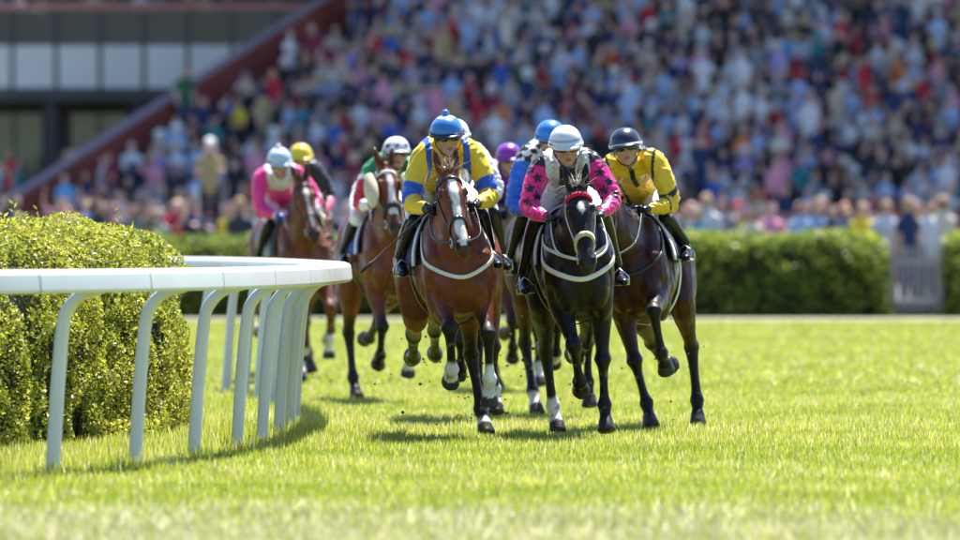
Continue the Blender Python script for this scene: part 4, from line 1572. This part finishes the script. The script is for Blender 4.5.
    for row, (rad, zz) in enumerate(((.0, .024), (.020, .020), (.045, .006))):
        for j in range(nn):
            q = R(28 + 124 * j / (nn - 1))
            bulge = math.sin(math.pi * j / (nn - 1)) ** .6
            pk.v.append(hp(.112 * math.cos(q), .134 * math.sin(q) - .008 + rad * bulge, zz))
    for r_ in range(2):
        for j in range(nn - 1):
            pk.f.append((r_ * nn + j, r_ * nn + j + 1, (r_ + 1) * nn + j + 1, (r_ + 1) * nn + j))
    m = put(pk).mesh('peak'); set_col(m, np.tile(np.array(J.get('peak', J.get('band', (.02, .02, .03)))), (len(m.vertices), 1)))
    o = link('peak', m, M_CAP, he); sd = o.modifiers.new('t', 'SOLIDIFY'); sd.thickness = .005
    if J.get('pom'):
        m = put(MB().ball(hp(0, -.01, .162), .026, n=12, m=8)).mesh('pompom'); set_col(m, np.tile(np.array(J['pom']), (len(m.vertices), 1)))
        link('pompom', m, M_CAP, he)
    # chin strap
    for s in (-1, 1):
        pts = [hp(s * .098, .03, .015), hp(s * .084, .035, -.05), hp(s * .05, .055, -.108), hp(0, .065, -.130)]
        put(MB().ribbon(pts, [(h3 @ Vector((s, .3, -.2))).normalized()] * 4, .014, .004)).build('chin_strap', M_BLACKSTRAP, he)
    # goggles
    gm = MB(); rows = []
    for zz, rr in ((-.022, .0), (-.014, .010), (.002, .013), (.012, .010), (.018, .002)):
        r_ = []
        for j in range(15):
            q = R(22 + 136 * j / 14)
            dip = .010 * math.exp(-((j - 7) / 1.4) ** 2) if zz < -.01 else 0
            r_.append(len(gm.v)); gm.v.append(hp((.082 + rr) * math.cos(q), (.096 + rr) * math.sin(q) + .004, zz + dip))
        rows.append(r_)
    for a, b2 in zip(rows[:-1], rows[1:]):
        for j in range(14):
            gm.f.append((a[j], a[j + 1], b2[j + 1], b2[j]))
    o = put(gm).build('goggles', M_GOGGLE, root); sd = o.modifiers.new('t', 'SOLIDIFY'); sd.thickness = .006
    pts = [hp(.1195 * math.cos(q), .1425 * math.sin(q) - .008, .030 + .03 * max(0, -math.sin(q))) for q in np.linspace(R(150), R(390), 24)]
    nr = [(h3 @ Vector((math.cos(q), math.sin(q), 0))) for q in np.linspace(R(150), R(390), 24)]
    put(MB().ribbon(pts, nr, .020, .004)).build('goggle_strap', M_BLACKSTRAP, o)
    # whip held in one hand
    if J.get('whip'):
        s = J['whip'][0]
        hnd = [h for h in hands if h[0] == s][0][1]
        d = Vector(J['whip'][1]).normalized()
        m = MB().tube([hnd - d * .10, hnd, hnd + d * .05, hnd + d * .30, hnd + d * .55, hnd + d * .56, hnd + d * .66], [.011, .011, .008, .006, .005, .012, .012], n=8)
        m.v = [v - hnd for v in m.v]
        w = m.build('riding_whip', M_BLACKSTRAP)
        w.matrix_world = S['_mat'] @ Matrix.Translation(hnd + dz)
        tag(w, J['whip'][2], 'whip', 'whips held by the jockeys')
    return root

# ---------------------------------------------------------------- colours of the silks
YEL, BLU, PNK, WHI, BLK = (.86, .58, .01), (.015, .10, .55), (.85, .01, .24), (.78, .78, .80), (.013, .013, .016)
NAV, PUR, GRN, RED, SKY = (.012, .025, .09), (.20, .015, .36), (.01, .24, .09), (.62, .02, .03), (.05, .25, .62)
def torso_(c): return c.zone == 0
def sleeve_(c): return np.isin(c.zone, (1, 2))
def star(P2, c, r):
    """five-pointed star test in two dimensions"""
    d = P2 - np.array(c)
    a = np.arctan2(d[:, 1], d[:, 0]); rr = np.hypot(d[:, 0], d[:, 1])
    k = np.abs(((a - math.pi / 2) / (2 * math.pi / 5) + .5) % 1 - .5) * 2
    return rr < r * (1 - .55 * k)

def paint_yellow_blue(c, C):
    top = np.isin(c.zone, (0, 1, 2))
    C[top] = YEL
    hoop = sleeve_(c) & (c.arm > .62) & (c.arm < 1.02)
    C[hoop] = BLU
    x = np.abs(c.P[:, 0] - c.shc.x)
    br = np.isin(c.zone, (0, 1)) & (x > .105) & (x < .150) & (c.P[:, 1] > c.shc.y - .30) & (c.arm < .45)
    C[br] = BLU
    C[np.isin(c.zone, (2,)) & (c.arm > 1.80)] = BLK

def paint_pink_stars(c, C):
    C[torso_(c)] = BLK
    P = c.P; dx = np.abs(P[:, 0] - c.shc.x)
    v = P[:, 2] - c.shc.z
    vest = np.isin(c.zone, (0, 1)) & (dx > .055 + .30 * np.maximum(0, v + .02)) & (dx < .155) & (c.arm < .25)
    C[vest] = (.76, .77, .80)
    C[torso_(c) & (P[:, 1] < c.shc.y - .16)] = (.76, .77, .80)
    sl = sleeve_(c) & ~vest
    C[sl] = PNK
    C[sl & (c.arm < .10)] = BLK
    P2 = np.stack([P[:, 0] - c.shc.x, P[:, 2] - c.shc.z], 1)
    for s in (-1, 1):
        for (x, z, r) in ((.215, -.09, .038), (.275, -.16, .036), (.232, -.215, .038), (.300, -.25, .036), (.20, -.30, .036), (.14, -.30, .034), (.255, -.03, .034)):
            C[sl & star(P2, (s * x, z), r)] = BLK

def paint_yellow_black(c, C):
    top = np.isin(c.zone, (0, 1, 2))
    C[top] = (.82, .53, .01)
    P = c.P; dx = P[:, 0] - c.shc.x
    C[torso_(c) & (np.abs(dx) < .018) & (P[:, 1] > c.shc.y - .2)] = BLK
    C[np.isin(c.zone, (0, 1)) & (np.abs(np.abs(dx) - .165 - .2 * (P[:, 2] - c.shc.z)) < .011)] = BLK
    C[sleeve_(c) & (np.abs((c.arm - .75) - 2.2 * (P[:, 1] - c.shc.y - .02)) < .07)] = BLK
    C[sleeve_(c) & (np.abs(c.arm - 1.25) < .045)] = BLK
    C[np.isin(c.zone, (0,)) & (P[:, 2] > c.shc.z + .07)] = BLK

def paint_checks(c, C):
    P = c.P
    C[torso_(c) | (c.zone == 1)] = WHI
    u = np.floor((P[:, 0] + P[:, 1] * .6) / .055) + np.floor((P[:, 2] - P[:, 1] * .6) / .055)
    ck = (torso_(c) | ((c.zone == 1) & (c.arm < .18))) & (u % 2 == 0)
    C[ck] = BLK
    C[sleeve_(c) & (c.arm >= .18)] = (.01, .13, .62)

def paint_purple(c, C):
    C[np.isin(c.zone, (0, 1, 2))] = WHI
    P = c.P
    C[(c.zone == 1) & (c.arm < .7)] = PUR
    C[torso_(c) & (np.abs(P[:, 0] - c.shc.x) < .09)] = PUR

def paint_white_black(c, C):
    C[np.isin(c.zone, (0, 1, 2))] = WHI
    P = c.P
    C[np.isin(c.zone, (0, 1)) & (np.abs(np.abs(P[:, 0] - c.shc.x) - .16) < .02)] = BLK

def paint_green_red(c, C):
    C[torso_(c)] = GRN
    C[c.zone == 1] = GRN
    C[sleeve_(c) & (c.arm > .30) & (c.arm < .62)] = WHI
    C[sleeve_(c) & (c.arm > .42)] = RED
    C[sleeve_(c) & (c.arm > 1.4)] = WHI
    k = torso_(c) & (np.abs(c.P[:, 0] - c.shc.x) < .035)
    C[k] = WHI

def paint_pink_spots(c, C):
    C[np.isin(c.zone, (0, 1, 2))] = (.85, .03, .26)
    P = c.P
    C[torso_(c) & (P[:, 1] > c.shc.y - .10)] = WHI
    for q in ((-.12, .28, 1.99), (.10, .20, 1.99), (.02, .02, 1.97), (-.1, -.02, 1.93), (.27, .44, 1.74), (-.29, .47, 1.72), (-.2, .62, 1.58), (.2, .62, 1.58)):
        C[np.isin(c.zone, (0, 1, 2)) & (np.linalg.norm(P - np.array(q), axis=1) < .07)] = WHI

def paint_black_pink(c, C):
    C[np.isin(c.zone, (0, 1, 2))] = BLK
    P = c.P
    C[np.isin(c.zone, (0, 1)) & (np.abs(P[:, 1] - c.shc.y + .05) < .03)] = (.5, .5, .5)
    C[sleeve_(c) & (c.arm > 1.2)] = (.75, .15, .3)

def cap_blue_pale(ph, th, a, b):
    return a
def cap_panel(ph, th, a, b):
    return b if ph > R(58) else a
def cap_stripe(ph, th, a, b):
    return b if R(14) < ph < R(24) else a
def cap_white_top(ph, th, a, b):
    return b if R(12) < ph < R(30) and (int(th / R(24)) % 2) else a

# ================================================================== THE FIELD
def cl_(name, rgb): return plain('cloth_' + name, rgb, 0.75, amount=0.12, scale=6)
C_NAVY, C_WHITE, C_BLUE, C_GREY, C_DARK = cl_('navy', (.015, .025, .08)), cl_('white', (.70, .70, .72)), cl_('blue', (.02, .06, .35)), cl_('grey', (.34, .37, .42)), cl_('dark', (.02, .02, .025))
BAY, DBAY, BLACKBAY, CHEST, BROWN = (.155, .038, .014), (.050, .014, .009), (.014, .0075, .0085), (.155, .040, .014), (.075, .019, .010)

FIELD = [
 dict(seed=1, x=461, d=54.5, yaw=8, coat=BAY, poll=(1.03, 1.80), nose=59, bend=.075, hyaw=4, ear=.30, air=0.0,
      FR=(60, -26, -66, -45, .02), FL=(50, -14, -28, -15, -.02), HL=(38, -22, 12, 30, -.14), HR=(8, -66, -64, -100),
      socks={'FR': .27, 'FL': .30, 'HL': .10, 'HR': 0}, blaze=[(.03, .006), (.07, .026), (.16, .030), (.26, .020), (.36, .024), (.44, .034), (.52, .030), (.58, .02)], forelock=(.30, .22, .16),
      breast_mat=M_WHITESTRAP, breast_z=1.07, cloth_mat=C_NAVY, cloth_edge=C_WHITE, nose_w=.030,
      label='bay horse with white blaze and white socks under yellow and blue rider',
      jock=dict(label='jockey in yellow silks with blue armbands and blue pompom cap, crouching', paint=paint_yellow_blue, cap=(.03, .19, .56), cap2=(.45, .55, .72), cap_paint=cap_panel, pom=(.05, .20, .60), band=(.008, .012, .03), tilt=20, up=.06, lx=-.02, hx=.012, fz=1.15,
                elbow=(.315, .47, 1.63), hand=(.15, .70, 1.58), whip=(1, (.75, .15, -.55), 'thin dark whip in the hand of the yellow and blue jockey'))),
 dict(seed=2, x=581, d=54.9, yaw=5, coat=BLACKBAY, poll=(1.10, 1.68), nose=60, bend=.01, ear=.45, points=(.010, .009, .011), black_to={'F': .75, 'H': .75},
      FR=(38, -36, -74, -58, -.07), FL=(2, -2, 22, 20, 0), HR=(24, -42, -6, 24, .02), HL=(20, -52, -70, -110),
      socks={'HR': .26, 'HL': .24}, blaze=[(.12, .004), (.15, .018), (.19, .016), (.23, .003)], forelock=(.36, .32, .28),
      breast_mat=M_WHITESTRAP, breast_z=1.04, breast_w=.034, neck_strap=True, cloth_mat=C_DARK, cloth_edge=C_WHITE, nose_mat=M_SHEEP, nose_w=.034, nose_t=.022, cheek_mat=M_WHITESTRAP, brow_mat=M_REDFLUFF, brow_w=.030, brow_t=.020,
      rein_mat=M_WHITESTRAP, label='near-black horse with red browband and white bridle straps, one front leg planted',
      jock=dict(label='jockey in pink silks with black stars, silver vest and white cap', paint=paint_pink_stars, cap=(.74, .75, .78), cap2=(.12, .30, .62), cap_paint=cap_stripe, band=(.70, .71, .74), peak=(.65, .66, .70), tilt=24, up=-.01, lx=.0, hx=.01,
                fz=1.02, fx=.33, elbow=(.335, .47, 1.60), hand=(.17, .72, 1.50), glove=(.02, .02, .025), neck_zone=0)),
 dict(seed=3, x=634, d=57.1, yaw=-9, roll=8, coat=DBAY, poll=(1.10, 1.68), nose=52, bend=.10, hyaw=-6, points=(.010, .008, .008), black_to={'F': .62, 'H': .68},
      FR=(8, -8, 26, 20, -.07), FL=(72, -16, -50, -34, -.05), HL=(26, -40, 2, 26, -.05), HR=(14, -58, -60, -100),
      socks={}, blaze=None, breast_mat=M_BLACKSTRAP, breast_z=1.10, cloth_mat=C_DARK, cloth_edge=C_WHITE, girth_mat=M_WHITESTRAP,
      label='dark bay horse on the outside, one foreleg lifted high, angled inwards',
      jock=dict(label='jockey in yellow silks with black piping and navy cap', paint=paint_yellow_black, cap=(.012, .022, .065), band=(.62, .64, .68), peak=(.015, .02, .05), tilt=14, up=.035, lx=-.06, hx=.0, hyaw=6,
                fz=1.20, hand=(.15, .66, 1.58), elbow=(.31, .42, 1.60), glove=(.01, .012, .03))),
 dict(seed=4, x=395, d=66.5, yaw=11, roll=1.5, coat=CHEST, poll=(0.98, 1.90), nose=60, bend=.12, hyaw=5, ear=.2, voxel=.0135,
      FR=(30, -40, -70, -50, 0), FL=(34, -26, -44, -20, -.02), HR=(18, -36, 8, 30, .03), HL=(10, -60, -60, -95),
      socks={'FL': .30}, blaze=[(.02, .006), (.10, .022), (.20, .018), (.34, .030), (.42, .036), (.46, .036)], mane=(.05, .025, .012),
      breast_mat=None, cloth_mat=C_BLUE, cloth_edge=C_WHITE, nose_mat=C_DARK, nose_w=.06, nose_t=.030, sheep_cheeks=True, brow_mat=M_WHITESTRAP,
      label='chestnut horse wearing cream sheepskin cheek rolls, following the leaders',
      jock=dict(label='jockey in green silks with red sleeves and white banded cap', paint=paint_green_red, cap=(.76, .77, .80), cap2=(.02, .02, .03), cap_paint=cap_white_top, band=(.30, .30, .33), peak=(.6, .6, .62), tilt=10, up=.02, lx=-.06, voxel=.011, fz=1.10,
                boot_top=(.7, .7, .72), hand=(.15, .68, 1.60), whip=(-1, (-.8, -.1, -.3), 'dark whip in the hand of the green and red jockey'))),
 dict(seed=5, x=309, d=75.0, yaw=14, roll=7, black_to={'F': .2, 'H': .25}, coat=(.15, .040, .016), poll=(1.0, 1.88), nose=62, bend=.04, ear=.25, voxel=.014,
      FR=(40, -30, -50, -30, 0), FL=(46, -22, -30, -10, 0), HL=(24, -36, 6, 26, .02), HR=(14, -60, -60, -95),
      socks={'HL': .22, 'FR': .20, 'FL': .26, 'HR': .2}, blaze=[(.08, .010), (.14, .022), (.22, .008), (.34, .014), (.42, .016), (.5, .006)], mane=(.05, .022, .012),
      breast_mat=None, cloth_mat=C_GREY, cloth_edge=C_DARK, label='brown horse with star and stripe galloping behind the white rail',
      jock=dict(label='jockey in pink silks with white spots and pale blue pompom cap', paint=paint_pink_spots, cap=(.45, .58, .70), cap2=(.70, .74, .78), cap_paint=cap_panel, pom=(.75, .76, .78), band=(.42, .52, .62), tilt=26, up=.07, lx=.11, hx=.02, voxel=.011, fz=1.10,
                glove=(.02, .06, .35), hand=(.16, .66, 1.58))),
 dict(seed=6, x=316, d=79.0, yaw=13, coat=(.13, .036, .015), poll=(1.08, 1.62), nose=50, voxel=.015,
      FR=(10, -8, 20, 15), FL=(44, -40, -60, -40), HL=(20, -40, 0, 26), HR=(12, -60, -60, -95), socks={}, breast_mat=None, cloth_mat=C_BLUE,
      label='brown horse largely hidden behind the pink spotted rider',
      jock=dict(label='jockey in black silks and yellow cap behind the pink spotted rider', paint=paint_black_pink, cap=(.80, .60, .02), band=(.70, .50, .02), tilt=20, up=.14, lx=.03, voxel=.012)),
 dict(seed=7, x=568, d=60.8, yaw=9, coat=BROWN, poll=(1.10, 1.60), nose=50, bend=.0, voxel=.014,
      FR=(48, -46, -70, -50, .03), FL=(14, -10, 15, 10), HR=(30, -30, 14, 30, .05), HL=(12, -60, -60, -95), socks={'FR': .2, 'HR': .18}, breast_mat=M_BROWNSTRAP, cloth_mat=C_WHITE,
      label='brown horse running just behind the near-black horse',
      jock=dict(label='jockey in black and white checks with blue sleeves and cap', paint=paint_checks, cap=(.02, .20, .60), band=(.03, .22, .62), peak=(.02, .15, .45), tilt=20, up=.09, lx=.02, voxel=.011, elbow_r=(.31, .42, 1.60), fz=1.10)),
 dict(seed=8, x=521, d=70.5, yaw=8, coat=(.09, .025, .012), poll=(1.10, 1.58), nose=50, voxel=.015,
      FR=(36, -40, -60, -40), FL=(6, -4, 20, 15), HR=(20, -40, 0, 26), HL=(12, -60, -60, -95), socks={'FL': .2}, breast_mat=None, cloth_mat=C_WHITE,
      label='dark brown horse far back between the two leading riders',
      jock=dict(label='jockey in purple and white silks with purple cap', paint=paint_purple, cap=(.24, .02, .38), band=(.20, .015, .33), tilt=18, up=.03, lx=.0, voxel=.012)),
 dict(seed=9, x=473, d=59.6, yaw=7, coat=(.17, .042, .014), poll=(1.08, 1.60), nose=48, bend=.03, voxel=.014,
      FR=(30, -50, -80, -60, .02), FL=(10, -8, 20, 15, 0), HR=(18, -58, -60, -100), HL=(24, -36, 6, 26, -.03), socks={'FL': .2}, breast_mat=None, cloth_mat=C_NAVY,
      label='bright bay horse directly behind the white-blazed leader',
      jock=dict(label='jockey in white silks and white cap behind the yellow and blue one', paint=paint_white_black, cap=(.78, .78, .80), band=(.7, .7, .72), tilt=16, up=.10, lx=.03, hx=.0, voxel=.011, fz=1.10)),
]
for S in FIELD:
    make_horse(S)
    make_jockey(S)
    S['jock'].pop('_feet', None)

# ------------------------------------------------------------------ turf flying from the hooves
tf = MB()
for k in range(120):
    cx_, cd, sp = random.choice([(425, 57, 26), (460, 55, 22), (512, 60, 20), (330, 72, 22), (650, 58, 26), (560, 58, 30)])
    q = px(random.gauss(cx_, sp), random.uniform(300, 425), cd + random.uniform(-1, 1))
    q.z = max(q.z, .06)
    r_ = random.uniform(.005, .011) * (1.9 if random.random() < .15 else 1)
    tf.ball(q, (r_, r_ * random.uniform(.5, 1), r_ * random.uniform(.5, 1)), n=5, m=3)
tag(tf.build('flying_turf', plain('soil_clod', (.07, .05, .03), .95), smooth=False), 'small clods of soil flying up around the hooves', 'soil', kind='stuff')
